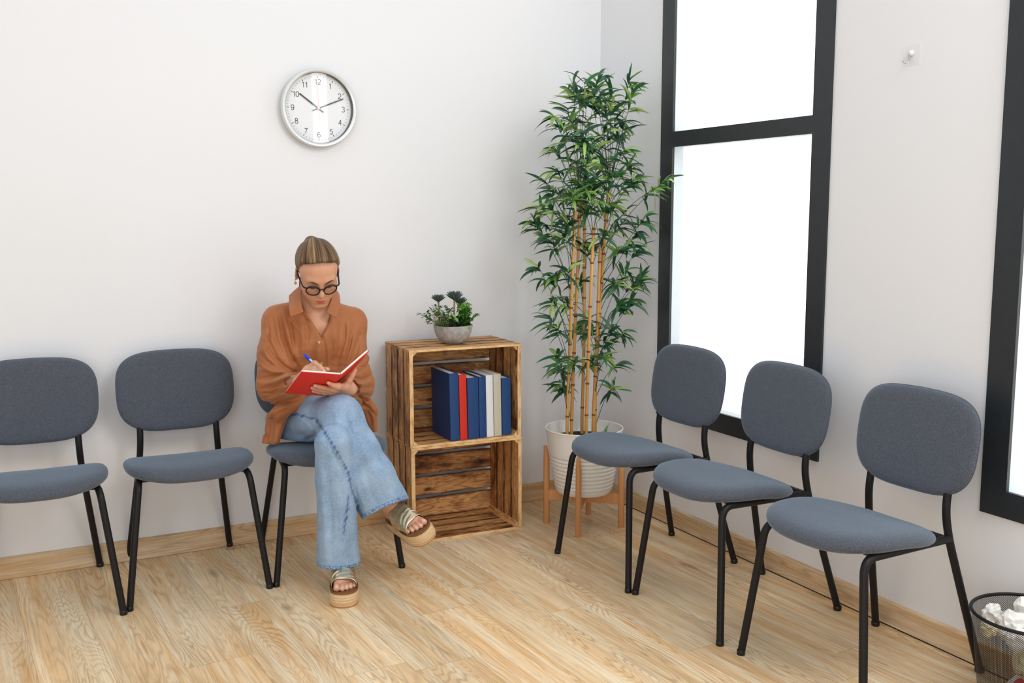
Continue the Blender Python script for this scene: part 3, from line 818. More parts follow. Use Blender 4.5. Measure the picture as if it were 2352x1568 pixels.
for i, (px, py) in enumerate(cl):
    edge = abs(px - 1355) / 130
    y = -.44 + random.uniform(-.16, .16) * (1 - .6 * min(1, edge))
    P_ = at(px, py, y)
    if P_[0] > -.075: P_ = atx(px, py, -.075 - .05 * random.random())
    c = Vector(P_ - BO)
    # nearest cane, joined lower down
    zroot = c.z - .08 - .10 * random.random() - .14 * min(1, edge)
    best = min(((v - Vector((c.x, c.y, zroot))).length, k, j) for k, cp in enumerate(cane_pts) for j, v in enumerate(cp))
    root_ = cane_pts[best[1]][best[2]]
    lb = LeafMB()
    mid = root_.lerp(c, .5) + Vector((0, 0, .03 * random.random()))
    st = bez([root_, mid, c], 5); lb.tube(st, [.0017 * (1 - .055 * k) for k in range(len(st))], 5, .12)
    out = (c - Vector((-.0, 0, c.z))); out = Vector((px - 1355, 0, 0)) / 130; axis = (c - mid).normalized()
    nl = random.randint(12, 16); a0 = random.uniform(0, 2 * pi)
    bright = random.random()
    for k in range(nl):
        t = k / nl; a = a0 + k * 2.4
        el = random.uniform(-.55, .75)
        d = Vector((cos(a) * cos(el), sin(a) * cos(el) * .8, sin(el))) + out * .7 + axis * .15
        if py < 260: d.z += .45
        if py > 840: d.z -= .25
        b = st[-1].lerp(st[-4], random.random() ** 1.3)
        L = random.uniform(.060, .108) * (1.05 if random.random() < .3 else 1)
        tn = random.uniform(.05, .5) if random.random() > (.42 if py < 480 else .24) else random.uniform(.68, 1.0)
        end = b + d.normalized() * L
        wx = end.x + BO[0]; wy = end.y + BO[1]
        if wx > -.02: d.x -= (wx + .02) / L * 1.3
        if wy > -.02: d.y -= (wy + .02) / L * 1.3
        lb.leaf(b, d, (random.gauss(0, .5), random.gauss(0, .5) - .3, 1), L, random.uniform(.0120, .0180), random.uniform(.35, 1.45), .18, tn, 8, 0, twist=random.uniform(-.7, .7))
    lb.v = [(min(v[0], -.018 - BO[0]), min(v[1], -.006 - BO[1]), v[2]) for v in lb.v]
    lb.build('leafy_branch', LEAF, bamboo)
# ------------------------------------------------------------------ wall clock
CK = Vector((-1.3495, 0, 1.7655)); RK = .1545
clock = empty('wall_clock', CK); tag(clock, 'round white-faced wall clock with silver rim showing ten past ten', 'clock')
CR_ = Matrix.Rotation(pi / 2, 4, 'X')     # lathe axis -> out of the wall (-y)
SILV = Mat('brushed_silver_rim', lin(226, 227, 226), .32, .55).m
pr = [(0, .0), (RK - .006, .0), (RK - .002, .002), (RK, .030), (RK - .001, .038), (RK - .004, .042), (RK - .011, .041), (RK - .0150, .038), (RK - .0150, .014), (0, .0135)]
MB().lathe(pr, seg=96, mat=CR_).build('case', SILV, clock, smooth=50)
MB().lathe([(RK - .0154, .0372), (RK - .0166, .0150)], seg=96, mat=CR_).build('inner_ring', plain('dark_inner_ring', (70, 78, 78), .45, .3), clock, smooth=180)
DIAL = plain('dial_white', (248, 250, 252), .5, 0, .01)
RD = RK - .0168
MB().lathe([(RD, .0142), (0, .0142)], seg=96, mat=CR_).build('dial', DIAL, clock, smooth=180)
INK = plain('dial_ink', (46, 54, 60), .5)
def dial(x, z, d): return Vector((x, -d, z))
mb = MB()
for k in range(60):
    a = 2 * pi * k / 60; big = k % 5 == 0
    L = .0082 if big else .0042; w = .0024 if big else .0011; rr = .1275
    rot = Matrix.Rotation(-a, 3, 'Y').transposed()
    c = Vector((sin(a) * (rr - L / 2), -.0147, cos(a) * (rr - L / 2)))
    mb.box(c, (w, .0006, L), Matrix.Rotation(a, 3, 'Y'))
mb.build('minute_marks', INK, clock, smooth=0)
def arc(cx, cz, rx, rz, a0, a1, n=16): return [(cx + rx * cos(radians(a0 + (a1 - a0) * i / n)), cz + rz * sin(radians(a0 + (a1 - a0) * i / n))) for i in range(n + 1)]
DIG = {'0': [arc(0, 0, .27, .47, 0, 360, 28)], '1': [[(-.16, .27), (-.04, .36), (.06, .49), (.06, -.5)]],
       '2': [arc(0, .22, .27, .26, 165, -25, 14) + [(.12, -.08), (-.10, -.27), (-.29, -.46)], [(-.29, -.46), (.29, -.46)]],
       '3': [arc(-.02, .235, .25, .235, 155, -80, 14), arc(-.02, -.225, .28, .25, 80, -155, 16)],
       '4': [[(.12, -.5), (.12, .46)], [(.12, .46), (-.30, -.22)], [(-.30, -.22), (.30, -.22)]], '5': [[(.25, .45), (-.17, .45)], [(-.17, .45), (-.23, .02)] + arc(-.01, -.16, .27, .31, 128, -155, 18)],
       '6': [arc(.02, -.17, .26, .30, 0, 360, 24), [(-.24, -.15)] + arc(.02, .02, .27, .45, 170, 40, 12)],
       '7': [[(-.28, .45), (.28, .45)], [(.28, .45), (.05, .12), (-.06, -.2), (-.09, -.5)]], '8': [arc(0, .24, .22, .23, 0, 360, 22), arc(0, -.22, .27, .26, 0, 360, 24)],
       '9': [arc(-.02, .17, .26, .30, 0, 360, 24), [(.24, .15)] + arc(-.02, -.02, .27, .45, -10, -140, 12)]}
for k in range(1, 13):
    a = 2 * pi * k / 12; rr = .1045; mb = MB(); txt = str(k); hh = .0215
    for i, chh in enumerate(txt):
        ox = (i - (len(txt) - 1) / 2) * .0132
        for st in DIG[chh]: mb.tube([Vector((ox + x * hh, 0, z * hh)) for x, z in st], .00125, 8)
    mb.v = [(v[0], v[1] * .15, v[2]) for v in mb.v]
    o = mb.build('numeral', INK, clock, smooth=60); o.location = (sin(a) * rr, -.0147, cos(a) * rr)
HAND = plain('hand_dark', (44, 52, 60), .4)
def hand(name, ang, L, tail, w, d, mat):
    mb = MB(); mb.box((0, -d, (L - tail) / 2), (w, .0008, L + tail)); o = mb.build(name, mat, clock, smooth=0); o.rotation_euler = (0, ang, 0); return o
hand('hour_hand', radians(-54), .094, .026, .0056, .0175, HAND)
hand('minute_hand', radians(68), .113, .026, .0044, .0195, HAND)
hand('second_hand', radians(179), .050, .106, .0012, .0215, plain('second_hand_red', (206, 110, 112), .4))
MB().lathe([(0, .025), (.004, .0245), (.0052, .022), (.0052, .016)], seg=20, mat=CR_).build('hub', plain('hub_white', (240, 240, 240), .4), clock)
GL = Mat('clock_glass', (1, 1, 1, 1), .02)
nt = GL.nt; tr = GL.n('ShaderNodeBsdfTransparent'); gl = GL.n('ShaderNodeBsdfGlossy', {'Roughness': .03}); fr = GL.n('ShaderNodeFresnel', {'IOR': 1.5}); mx = GL.n('ShaderNodeMixShader')
lw = GL.n('ShaderNodeLayerWeight', {'Blend': .5}); nt.links.new(GL.math('MULTIPLY_ADD', GL.math('POWER', lw.outputs['Facing'], 4.0), .4, .045), mx.inputs[0]); nt.links.new(tr.outputs[0], mx.inputs[1]); nt.links.new(gl.outputs[0], mx.inputs[2]); nt.links.new(mx.outputs[0], GL.out.inputs[0])
MB().lathe([(RD + .0005, .0335), (RD * .5, .0345), (0, .0347)], seg=96, mat=CR_).build('glass', GL.m, clock, smooth=180)

# ------------------------------------------------------------------ adhesive hook on the window wall
HK = Vector(atx(2094, 127, 0)); HK.x = -.0012
hook = empty('hanging_hook', HK); tag(hook, 'small clear adhesive hook with a metal prong on the wall between the windows', 'hook')
CL = Mat('clear_plastic_plate', (.93, .95, .95, 1), .25); CL.b.inputs['Alpha'].default_value = .16
mb = MB(); mb.box((0, 0, 0), (.0016, .064, .062)); mb.build('plate', CL.m, hook, smooth=0, bevel=.0007)
HR = Matrix.Rotation(-pi / 2, 4, 'Y')
MB().lathe([(0, 0), (.0095, 0), (.0095, .004), (.0075, .009), (.004, .0115), (0, .012)], (0, -.001, .006), 24, mat=HR).build('knob', plain('white_plastic_knob', (226, 226, 230), .35), hook)
CHR = Mat('polished_metal_hook', lin(190, 188, 184), .18, 1.0).m
MB().tube(bez([(-.009, -.001, .006), (-.010, -.001, -.010), (-.012, .0, -.021), (-.017, .002, -.0255), (-.0235, .006, -.022), (-.028, .009, -.015)], 6), .0019, 10).build('prong', CHR, hook)

# ------------------------------------------------------------------ wire bin with crumpled paper
random.seed(9)
BC = Vector((-.168, -2.425, 0)); binr = empty('waste_bin', BC); tag(binr, 'black wire mesh waste bin full of crumpled paper in the lower right corner', 'bin')
RB, RT, HB = .112, .146, .292
WM = Mat('black_wire_mesh', lin(28, 28, 30), .45, .3)
U, V_, W_ = WM.sep(WM.coord('UV'))
g1 = WM.math('FRACT', WM.math('MULTIPLY', WM.math('ADD', U, V_), 1.0)); g2 = WM.math('FRACT', WM.math('MULTIPLY', WM.math('SUBTRACT', U, V_), 1.0))
wire = WM.math('MAXIMUM', WM.math('LESS_THAN', g1, .27), WM.math('LESS_THAN', g2, .27))
trn = WM.n('ShaderNodeBsdfTransparent'); mxs = WM.n('ShaderNodeMixShader')
WM.nt.links.new(wire, mxs.inputs[0]); WM.nt.links.new(trn.outputs[0], mxs.inputs[1]); WM.nt.links.new(WM.b.outputs[0], mxs.inputs[2]); WM.nt.links.new(mxs.outputs[0], WM.out.inputs[0])
mb = MB(); seg = 96; V = []; F = []; UVs = []
rows = 14
for j in range(rows):
    t = j / (rows - 1); r = RB + (RT - RB) * t
    for k in range(seg + 1):
        a = 2 * pi * k / seg; V.append((r * cos(a), r * sin(a), .006 + (HB - .006) * t))
for j in range(rows - 1):
    for k in range(seg): F.append((j * (seg + 1) + k, j * (seg + 1) + k + 1, (j + 1) * (seg + 1) + k + 1, (j + 1) * (seg + 1) + k))
me = bpy.data.meshes.new('mesh_wall'); me.from_pydata(V, [], F); uv = me.uv_layers.new(name='UVMap')
NC = 150
for lp in me.loops:
    i = lp.vertex_index; k = i % (seg + 1); j = i // (seg + 1); uv.data[lp.index].uv = (k / seg * NC, j / (rows - 1) * NC * (HB / (2 * pi * .13)))
me.polygons.foreach_set('use_smooth', [True] * len(me.polygons)); put('mesh_wall', me, WM.m, binr)
ring = lambda r, z: [Vector((r * cos(2 * pi * k / 72), r * sin(2 * pi * k / 72), z)) for k in range(73)]
MB().tube(ring(RT, HB), .0048, 12, False, up=(0, 0, 1)).build('rim', BLK, binr, smooth=180)
MB().lathe([(0, .001), (RB, .001), (RB + .003, .004), (RB + .002, .010), (RB - .002, .010), (RB - .004, .004), (0, .004)], seg=72).build('base', BLK, binr)
def paper_mat(name, rgb):
    m = Mat(name, lin(*rgb), .8); n = m.noise(m.coord(), 25, 3); c0 = lin(*rgb)
    m.color(m.mix(n, tuple(v * .9 for v in c0[:3]) + (1,), c0)); return m.m
PAP = paper_mat('white_paper', (244, 242, 236)); PRED = paper_mat('red_packaging', (196, 40, 30)); PBR = paper_mat('brown_packaging', (150, 112, 80)); PCR = paper_mat('cream_paper', (226, 216, 180))
def crumple(loc, r, mat, lb, name='crumpled_paper', sq=(1, 1, 1)):
    bm = bmesh.new(); bmesh.ops.create_icosphere(bm, subdivisions=3, radius=r); off = Vector((random.random() * 50, random.random() * 50, 0))
    for v in bm.verts:
        n = v.co.normalized()
        a = mnoise.cell(n * 2.6 + off) * .5 + mnoise.noise(n * 3.1 + off) * .55 + abs(mnoise.noise(n * 6.5 + off)) * .5
        v.co = n * r * (.78 + .30 * a); v.co = Vector((v.co.x * sq[0], v.co.y * sq[1], v.co.z * sq[2]))
    me = bpy.data.meshes.new(name); bm.to_mesh(me); bm.free()
    o = put(name, me, mat); o.location = loc; tag(o, lb, 'paper' if 'paper' in name else 'packaging', 'crumpled waste in the wire bin'); return o
pl = [((-.045, .02, .262), .048, PAP, 'crumpled white paper ball at the left on top of the bin'),
      ((.045, .035, .278), .052, PAP, 'highest crumpled white paper at the back of the wire bin'),
      ((-.005, -.062, .262), .046, PCR, 'crumpled cream paper at the front of the bin top'),
      ((.075, -.045, .262), .042, PAP, 'crumpled white paper at the right edge of the bin'),
      ((-.055, -.035, .185), .042, PCR, 'crumpled cream paper pressed against the mesh below the rim'),
      ((.02, .0, .17), .040, PAP, 'crumpled white paper in the middle of the wire bin'),
      ((-.03, -.01, .075), .055, PAP, 'crumpled white paper at the bottom of the wire bin'),
      ((.05, -.05, .09), .045, PAP, 'crumpled white paper low at the front of the bin')]
pl += [((-.098, -.035, .256), .034, PAP, 'small crumpled white paper against the left rim of the wire bin'),
       ((-.058, -.098, .254), .030, PAP, 'small crumpled white paper at the front left rim of the bin'),
       ((-.020, .098, .258), .034, PAP, 'small crumpled white paper by the wall side rim of the bin'),
       ((-.106, .048, .256), .026, PCR, 'smallest crumpled cream paper at the far left rim of the bin')]
for p, r, m_, lb in pl: crumple(BC + Vector(p), r, m_, lb)
crumple(BC + Vector((-.092, -.048, .128)), .028, PRED, 'red packaging scrap seen through the bin mesh', 'packaging_scrap', (.5, 1, 1))
crumple(BC + Vector((-.065, -.092, .150)), .026, PBR, 'brown packaging scrap seen through the bin mesh', 'packaging_scrap', (.6, 1, .9))
# ------------------------------------------------------------------ small volume modeller (distance fields -> one smooth mesh)
V3 = lambda *a: np.array(a, dtype=np.float64)
def nrm(v): v = np.asarray(v, float); return v / np.linalg.norm(v)
class Vol:
    def __init__(s, lo, hi, h):
        s.lo = np.array(lo, float); s.h = h; s.n = np.ceil((np.array(hi) - s.lo) / h).astype(int) + 1
        s.A = np.full(s.n, .2, np.float32)
        s.ax = [(s.lo[i] + h * np.arange(s.n[i])).astype(np.float32) for i in range(3)]
    def block(s, lo, hi):
        a = np.clip(np.floor((np.array(lo) - s.lo) / s.h).astype(int), 0, s.n); b = np.clip(np.ceil((np.array(hi) - s.lo) / s.h).astype(int) + 1, 0, s.n)
        if (b <= a).any(): return None
        sl = tuple(slice(a[i], b[i]) for i in range(3))
        return sl, s.ax[0][sl[0]][:, None, None], s.ax[1][sl[1]][None, :, None], s.ax[2][sl[2]][None, None, :]
    def op(s, fn, lo, hi, k=.01, mode='add'):
        m = k + 3 * s.h
        r = s.block(np.array(lo) - m, np.array(hi) + m)
        if r is None: return s
        sl, X, Y, Z = r; d = fn(X, Y, Z).astype(np.float32); a = s.A[sl]
        if mode == 'cut': d = -d; a = -a; d = d * -1; a = a * -1
        if mode == 'add':
            if k > 0:
                hh = np.maximum(k - np.abs(a - d), 0) / k; s.A[sl] = np.minimum(a, d) - hh * hh * k * .25
            else: s.A[sl] = np.minimum(a, d)
        else:
            d = -d
            if k > 0:
                hh = np.maximum(k - np.abs(a - d), 0) / k; s.A[sl] = np.maximum(a, d) + hh * hh * k * .25
            else: s.A[sl] = np.maximum(a, d)
        return s
    def cone(s, p0, p1, r0, r1=None, k=.01, mode='add'):
        p0 = np.asarray(p0, float); p1 = np.asarray(p1, float); r1 = r0 if r1 is None else r1; d = p1 - p0; L2 = max(1e-12, d @ d)
        def fn(X, Y, Z):
            x = X - p0[0]; y = Y - p0[1]; z = Z - p0[2]
            t = np.clip((x * d[0] + y * d[1] + z * d[2]) / L2, 0, 1)
            return np.sqrt((x - t * d[0]) ** 2 + (y - t * d[1]) ** 2 + (z - t * d[2]) ** 2) - (r0 + (r1 - r0) * t)
        R = max(r0, r1); return s.op(fn, np.minimum(p0, p1) - R, np.maximum(p0, p1) + R, k, mode)
    def chain(s, pts, rs, k=.01, mode='add'):
        for a, b, ra, rb in zip(pts[:-1], pts[1:], rs[:-1], rs[1:]): s.cone(a, b, ra, rb, k, mode)
        return s
    def ell(s, c, rad, axes=None, k=.01, mode='add'):
        c = np.asarray(c, float); Rm = np.eye(3) if axes is None else np.array(axes); rad = np.asarray(rad, float)
        def fn(X, Y, Z):
            x = X - c[0]; y = Y - c[1]; z = Z - c[2]
            u = [(x * Rm[i][0] + y * Rm[i][1] + z * Rm[i][2]) for i in range(3)]
            q = np.sqrt(sum((u[i] / rad[i]) ** 2 for i in range(3))); g = np.sqrt(sum((u[i] / rad[i] ** 2) ** 2 for i in range(3))) + 1e-9
            return q * (q - 1) / g
        ext = np.sqrt(((Rm * rad[:, None]) ** 2).sum(0))
        return s.op(fn, c - ext, c + ext, k, mode)
    def ecap(s, p0, p1, ra, rb, side, k=.02, mode='add'):
        """capsule with elliptical section: ra=(r0,r1) along 'side', rb across"""
        p0 = np.asarray(p0, float); p1 = np.asarray(p1, float); d = p1 - p0; L = np.linalg.norm(d); t_ = d / L
        u = np.asarray(side, float); u = nrm(u - t_ * (u @ t_)); w = np.cross(t_, u)
        def fn(X, Y, Z):
            x = X - p0[0]; y = Y - p0[1]; z = Z - p0[2]
            a = x * t_[0] + y * t_[1] + z * t_[2]; t = np.clip(a / L, 0, 1); ov = a - t * L
            A_ = ra[0] + (ra[1] - ra[0]) * t; B_ = rb[0] + (rb[1] - rb[0]) * t; C_ = np.minimum(A_, B_)
            U = x * u[0] + y * u[1] + z * u[2]; W = x * w[0] + y * w[1] + z * w[2]
            q = np.sqrt((U / A_) ** 2 + (W / B_) ** 2 + (ov / C_) ** 2); g = np.sqrt((U / A_ ** 2) ** 2 + (W / B_ ** 2) ** 2 + (ov / C_ ** 2) ** 2) + 1e-9
            return q * (q - 1) / g
        R = max(max(ra), max(rb)); return s.op(fn, np.minimum(p0, p1) - R, np.maximum(p0, p1) + R, k, mode)
    def near(s, fn, band=.02):
        """A += fn(points) in a band round the surface"""
        idx = np.nonzero(np.abs(s.A) < band); P = np.stack([s.ax[i][idx[i]] for i in range(3)], 1).astype(np.float64)
        s.A[idx] += fn(P).astype(np.float32); return s
    def mesh(s, smooth=2):
        A = s.A; S = A < 0
        n = S.shape
        c = np.zeros(tuple(np.array(n) - 1), np.uint8)
        for i in (0, 1):
            for j in (0, 1):
                for k in (0, 1): c += S[i:n[0] - 1 + i, j:n[1] - 1 + j, k:n[2] - 1 + k]
        act = (c > 0) & (c < 8); del c
        I = np.argwhere(act); vid = np.full(act.shape, -1, np.int32); vid[act] = np.arange(len(I)); del act
        corners = [(i, j, k) for i in (0, 1) for j in (0, 1) for k in (0, 1)]
        val = {co: A[I[:, 0] + co[0], I[:, 1] + co[1], I[:, 2] + co[2]].astype(np.float64) for co in corners}
        acc = np.zeros((len(I), 3)); cnt = np.zeros(len(I))
        for a in corners:
            for ax in range(3):
                if a[ax]: continue
                b = list(a); b[ax] = 1; b = tuple(b); va, vb = val[a], val[b]; m = (va < 0) != (vb < 0)
                t = np.where(m, va / np.where(m, va - vb, 1), 0); p = np.zeros((len(I), 3)); p[:] = a; p[:, ax] = t
                acc[m] += p[m]; cnt[m] += 1
        P = (I + acc / np.maximum(cnt, 1)[:, None]) * s.h + s.lo
        Q = []
        for ax in range(3):
            o = [i for i in range(3) if i != ax]
            sl0 = [slice(1, -1)] * 3; sl1 = [slice(1, -1)] * 3; sl0[ax] = slice(0, -1); sl1[ax] = slice(1, None)
            a = S[tuple(sl0)]; b = S[tuple(sl1)]
            E = np.argwhere(a != b); E_in = a[E[:, 0], E[:, 1], E[:, 2]]
            base = E.copy(); base[:, o[0]] += 1; base[:, o[1]] += 1
            def g(d0, d1):
                q = base.copy(); q[:, o[0]] -= d0; q[:, o[1]] -= d1; return vid[q[:, 0], q[:, 1], q[:, 2]]
            q = np.stack([g(1, 1), g(0, 1), g(0, 0), g(1, 0)], 1)
            flip = E_in if ax != 1 else ~E_in
            q[~flip] = q[~flip][:, ::-1]; Q.append(q)
        Q = np.concatenate(Q); Q = Q[(Q >= 0).all(1)]
        for _ in range(smooth):
            acc = np.zeros_like(P); cn = np.zeros(len(P))
            for a, b in ((0, 1), (1, 2), (2, 3), (3, 0)):
                np.add.at(acc, Q[:, a], P[Q[:, b]]); np.add.at(acc, Q[:, b], P[Q[:, a]]); np.add.at(cn, Q[:, a], 1); np.add.at(cn, Q[:, b], 1)
            P = P * .5 + .5 * acc / np.maximum(cn, 1)[:, None]
        return P, Q
def largest_piece(P, Q, keep=1):
    """keep the biggest connected piece(s)"""
    par = np.arange(len(P))
    for _ in range(400):
        m = par[Q].min(1); new = par.copy()
        for c in range(4): np.minimum.at(new, Q[:, c], m)
        new = new[new]
        if (new == par).all(): break
        par = new
    lab, ct = np.unique(par[Q[:, 0]], return_counts=True); best = lab[np.argsort(-ct)[:keep]]
    Q = Q[np.isin(par[Q[:, 0]], best)]; use = np.unique(Q); mp = np.full(len(P), -1); mp[use] = np.arange(len(use)); return P[use], mp[Q]
def np_mesh(name, P, Q, org=(0, 0, 0)):
    me = bpy.data.meshes.new(name); P = P - np.asarray(org)
    me.vertices.add(len(P)); me.vertices.foreach_set('co', P.astype(np.float32).ravel())
    me.loops.add(Q.size); me.loops.foreach_set('vertex_index', Q.astype(np.int32).ravel())
    me.polygons.add(len(Q)); me.polygons.foreach_set('loop_start', np.arange(0, Q.size, Q.shape[1], dtype=np.int32))
    me.polygons.foreach_set('use_smooth', np.ones(len(Q), bool)); me.update(calc_edges=True); me.validate(); return me
def fattr(me, name, vals): a = me.attributes.new(name, 'FLOAT', 'POINT'); a.data.foreach_set('value', np.asarray(vals, np.float32))
def cattr(me, name, rgb):
    a = me.attributes.new(name, 'FLOAT_COLOR', 'POINT'); c = np.ones((len(rgb), 4), np.float32); c[:, :3] = rgb; a.data.foreach_set('color', c.ravel())
def pix(P):
    d = P - CAM_O; z = d @ CF; return 1176 + CAM_F * (d @ CR) / z, 784 - CAM_F * (d @ CU) / z
def seg2(px, py, pts):
    """distance to a 2-D polyline and the position along it (0..1)"""
    best = np.full(len(px), 1e9); tt = np.zeros(len(px)); n = len(pts) - 1
    for i in range(n):
        ax, ay = pts[i]; bx, by = pts[i + 1]; dx, dy = bx - ax, by - ay; L = dx * dx + dy * dy + 1e-9
        t = np.clip(((px - ax) * dx + (py - ay) * dy) / L, 0, 1); d = np.hypot(px - ax - t * dx, py - ay - t * dy)
        m = d < best; best[m] = d[m]; tt[m] = (i + t[m]) / n
    return best, tt
def seg3(P, pts):
    best = np.full(len(P), 1e9)
    for a, b in zip(pts[:-1], pts[1:]):
        a = np.asarray(a, float); b = np.asarray(b, float); d = b - a; t = np.clip(((P - a) @ d) / (d @ d + 1e-12), 0, 1); best = np.minimum(best, np.linalg.norm(P - a - t[:, None] * d, axis=1))
    return best
def sstep(a, b, x): t = np.clip((x - a) / (b - a), 0, 1); return t * t * (3 - 2 * t)
def folds(lst):
    """lst of (polyline, width px, depth m): + = valley, - = ridge; softened towards its two ends"""
    def fn(P):
        px, py = pix(P); out = np.zeros(len(P))
        for pts, w, dep in lst:
            d, t = seg2(px, py, pts); out += dep * np.exp(-(d / w) ** 2) * (np.sin(np.pi * np.clip(t, .03, .97)) ** .5)
        return out
    return fn
def vnoise(P, f, seed=0):
    """cheap smooth 3-D noise in numpy"""
    out = np.zeros(len(P)); rs = np.random.RandomState(seed)
    for k in range(7):
        d = rs.randn(3); d /= np.linalg.norm(d); out += np.sin(P @ d * f * rs.uniform(.6, 1.5) * 6.283 + rs.uniform(0, 6.28))
    return out / 3.2
# ------------------------------------------------------------------ the seated woman
PR = np.array([-1.463, -.40, 0.0])
person = empty('person', PR); tag(person, 'woman in a loose brown blouse, glasses and wide blue jeans sitting cross-legged and writing', 'person')
ZUP = V3(0, 0, 1)
# --- joints
hipR, hipL = at(672, 988, -.25), at(788, 988, -.25)
kneeR, kneeL = at(784, 955, -.62), at(767, 1018, -.702)
pelvis, waist, chest, nbase = at(730, 978, -.235), at(727, 895, -.25), at(722, 800, -.30), at(724, 714, -.345)
shR, shL = at(640, 738, -.315), at(806, 742, -.315)
elR, elL = at(637, 884, -.37), at(814, 886, -.37)
wrR, wrL = at(688, 876, -.545), at(803, 893, -.555)
# --- head frame
hp, hy, hr = radians(37), radians(6), radians(3.2)
HF = V3(-sin(hy) * cos(hp), -cos(hy) * cos(hp), -sin(hp)); HX = nrm(np.cross(ZUP, HF)); HU = np.cross(HF, HX)
HX, HU = HX * cos(hr) + HU * sin(hr), HU * cos(hr) - HX * sin(hr)
HO = at(737.5, 656, -.50) - HF * .085 - HU * .011
hl = lambda x, f, u: HO + HX * x + HF * f + HU * u
HAX = (HX, HF, HU)
# --- sandal frames (a: heel->toe, w: her left, n: up from the sole)
LA = nrm(V3(-.27, -.963, 0)); LN = ZUP.copy(); LW = np.cross(LA, LN) * -1
LW = nrm(np.cross(LN, LA)); L_T = atz(793, 1396, 0) ; L_T = V3(L_T[0], L_T[1], 0)
D_ = nrm(CAM_O - at(950, 1200, -.80))
RA = nrm(.83 * D_ + .56 * (.90 * CR - .44 * CU)); RW = .90 * CR + .43 * CU; RW = nrm(RW - RA * (RW @ RA)); RN = np.cross(RA, RW)
if RN @ CU < 0: RN = -RN
R_T = at(975, 1221, -.845)      # front of the footbed
SOLE_H = .047
L_T = L_T + LN * SOLE_H
def fl(T, A, W, N, l, w, h): return T - A * (.245 - l) + W * w + N * h       # l from heel 0 .. toe .245
footL = lambda l, w, h: fl(L_T, LA, LW, LN, l, w, h); footR = lambda l, w, h: fl(R_T, RA, RW, RN, l, w, h)
ankL, ankR = footL(.052, 0, .085), footR(.052, 0, .085)

# --- notebook frame
TL = at(692.5, 854, -.70)
BL = at(655, 903, -.525)
S_ = nrm(BL - TL)                       # along the spine, away from the camera
def perp_on(px, py, P0):                # point of that pixel ray lying in the plane through P0 square to the spine
    d = _ray(px, py); return CAM_O + d * (((P0 - CAM_O) @ S_) / (d @ S_))
ST, RT_ = perp_on(784.5, 861, TL), perp_on(848, 806, TL)
N1 = nrm(np.cross(S_, ST - TL)); N1 = N1 if N1 @ (CAM_O - TL) > 0 else -N1      # outer normal of the left cover
def oncover(px, py, off=0.0):
    d = _ray(px, py); P0 = TL + N1 * off; return CAM_O + d * (((P0 - CAM_O) @ N1) / (d @ N1))
BLEN = np.linalg.norm(BL - TL)

# ================================================================= body
B = Vol((-1.74, -.99, .03), (-1.08, -.13, 1.275), .0023)
# torso and limbs (mostly under the clothes)
B.ecap(pelvis, waist, (.125, .100), (.080, .062), (1, 0, 0), .03).ecap(waist, chest, (.100, .112), (.062, .066), (1, 0, 0), .03).ecap(chest, nbase + V3(0, 0, -.03), (.105, .068), (.058, .044), (1, 0, 0), .03)
for sh, el, wr in ((shR, elR, wrR), (shL, elL, wrL)):
    B.cone(nbase + V3(0, .01, -.02), sh, .045, .046, .03).cone(sh, el, .043, .034, .02).cone(el, wr, .036, .0235, .02)
B.cone(hipR, kneeR, .062, .050, .03).cone(hipL, kneeL, .060, .046, .03).cone(kneeR, ankR + (kneeR - ankR) * .25, .050, .040, .02).cone(kneeL, ankL + (kneeL - ankL) * .25, .050, .040, .02)
B.cone(ankR + (kneeR - ankR) * .25, ankR, .040, .031, .02).cone(ankL + (kneeL - ankL) * .25, ankL, .040, .031, .02)
# neck
B.ecap(hl(0, -.018, -.035), nbase + V3(0, .004, -.005), (.051, .060), (.053, .058), HX, .03)
B.cone(hl(-.03, -.03, -.05), nbase + V3(-.012, -.062, -.045), .012, .011, .02).cone(hl(.03, -.03, -.05), nbase + V3(.012, -.062, -.045), .012, .011, .02)
B.cone(nbase + V3(-.012, -.056, -.05), shR + V3(0.03, -.01, .0), .013, .011, .02).cone(nbase + V3(.012, -.056, -.05), shL + V3(-.03, -.01, 0), .013, .011, .02)
B.ecap(nbase + V3(0, -.025, -.03), nbase + V3(0, -.028, -.13), (.06, .08), (.036, .044), (1, 0, 0), .03)
# head
def he(x, f, u, a, b, c, k=.012, mode='add'): B.ell(hl(x, f, u), (a, b, c), HAX, k, mode)
def hc(p, q, r0, r1=None, k=.008, mode='add'): B.cone(hl(*p), hl(*q), r0, r1, k, mode)
H0 = B
he(0, -.014, .044, .0735, .092, .073, .02); he(0, .026, .022, .0625, .064, .072, .02); he(0, .030, -.044, .043, .052, .046, .03)
hc((-.009, .074, -.0865), (.009, .074, -.0865), .0150, k=.025)
for s in (-1, 1):
    hc((s * .043, .002, -.046), (s * .016, .066, -.084), .013, .013, .025); he(s * .040, .056, -.012, .024, .024, .020, .025); he(s * .028, .060, -.040, .024, .025, .026, .025)
    hc((s * .016, .0835, .031), (s * .041, .072, .029), .0085, .007, .018)
    he(s * .0315, .0955, .009, .0165, .012, .0115, .012, 'cut')
    he(s * .0315, .0725, .0085, .0150, .0128, .0118, .006)
    hc((s * .0305 - .012, .0835, .0035), (s * .0305 + .012, .0825, .0035), .0011, k=.003, mode='cut')
hc((0, .083, .026), (0, .1035, -.012), .0065, .0085, .012); hc((0, .1045, -.014), (0, .1075, -.0195), .0088, .0098, .008)
for s in (-1, 1):
    he(s * .0115, .0955, -.0225, .0070, .0095, .0068, .007); he(s * .0062, .0990, -.0305, .0032, .0045, .0026, .003, 'cut')
he(0, .074, -.052, .030, .022, .026, .02)
hc((0, .0955, -.033), (0, .0955, -.044), .0035, .0035, .006)
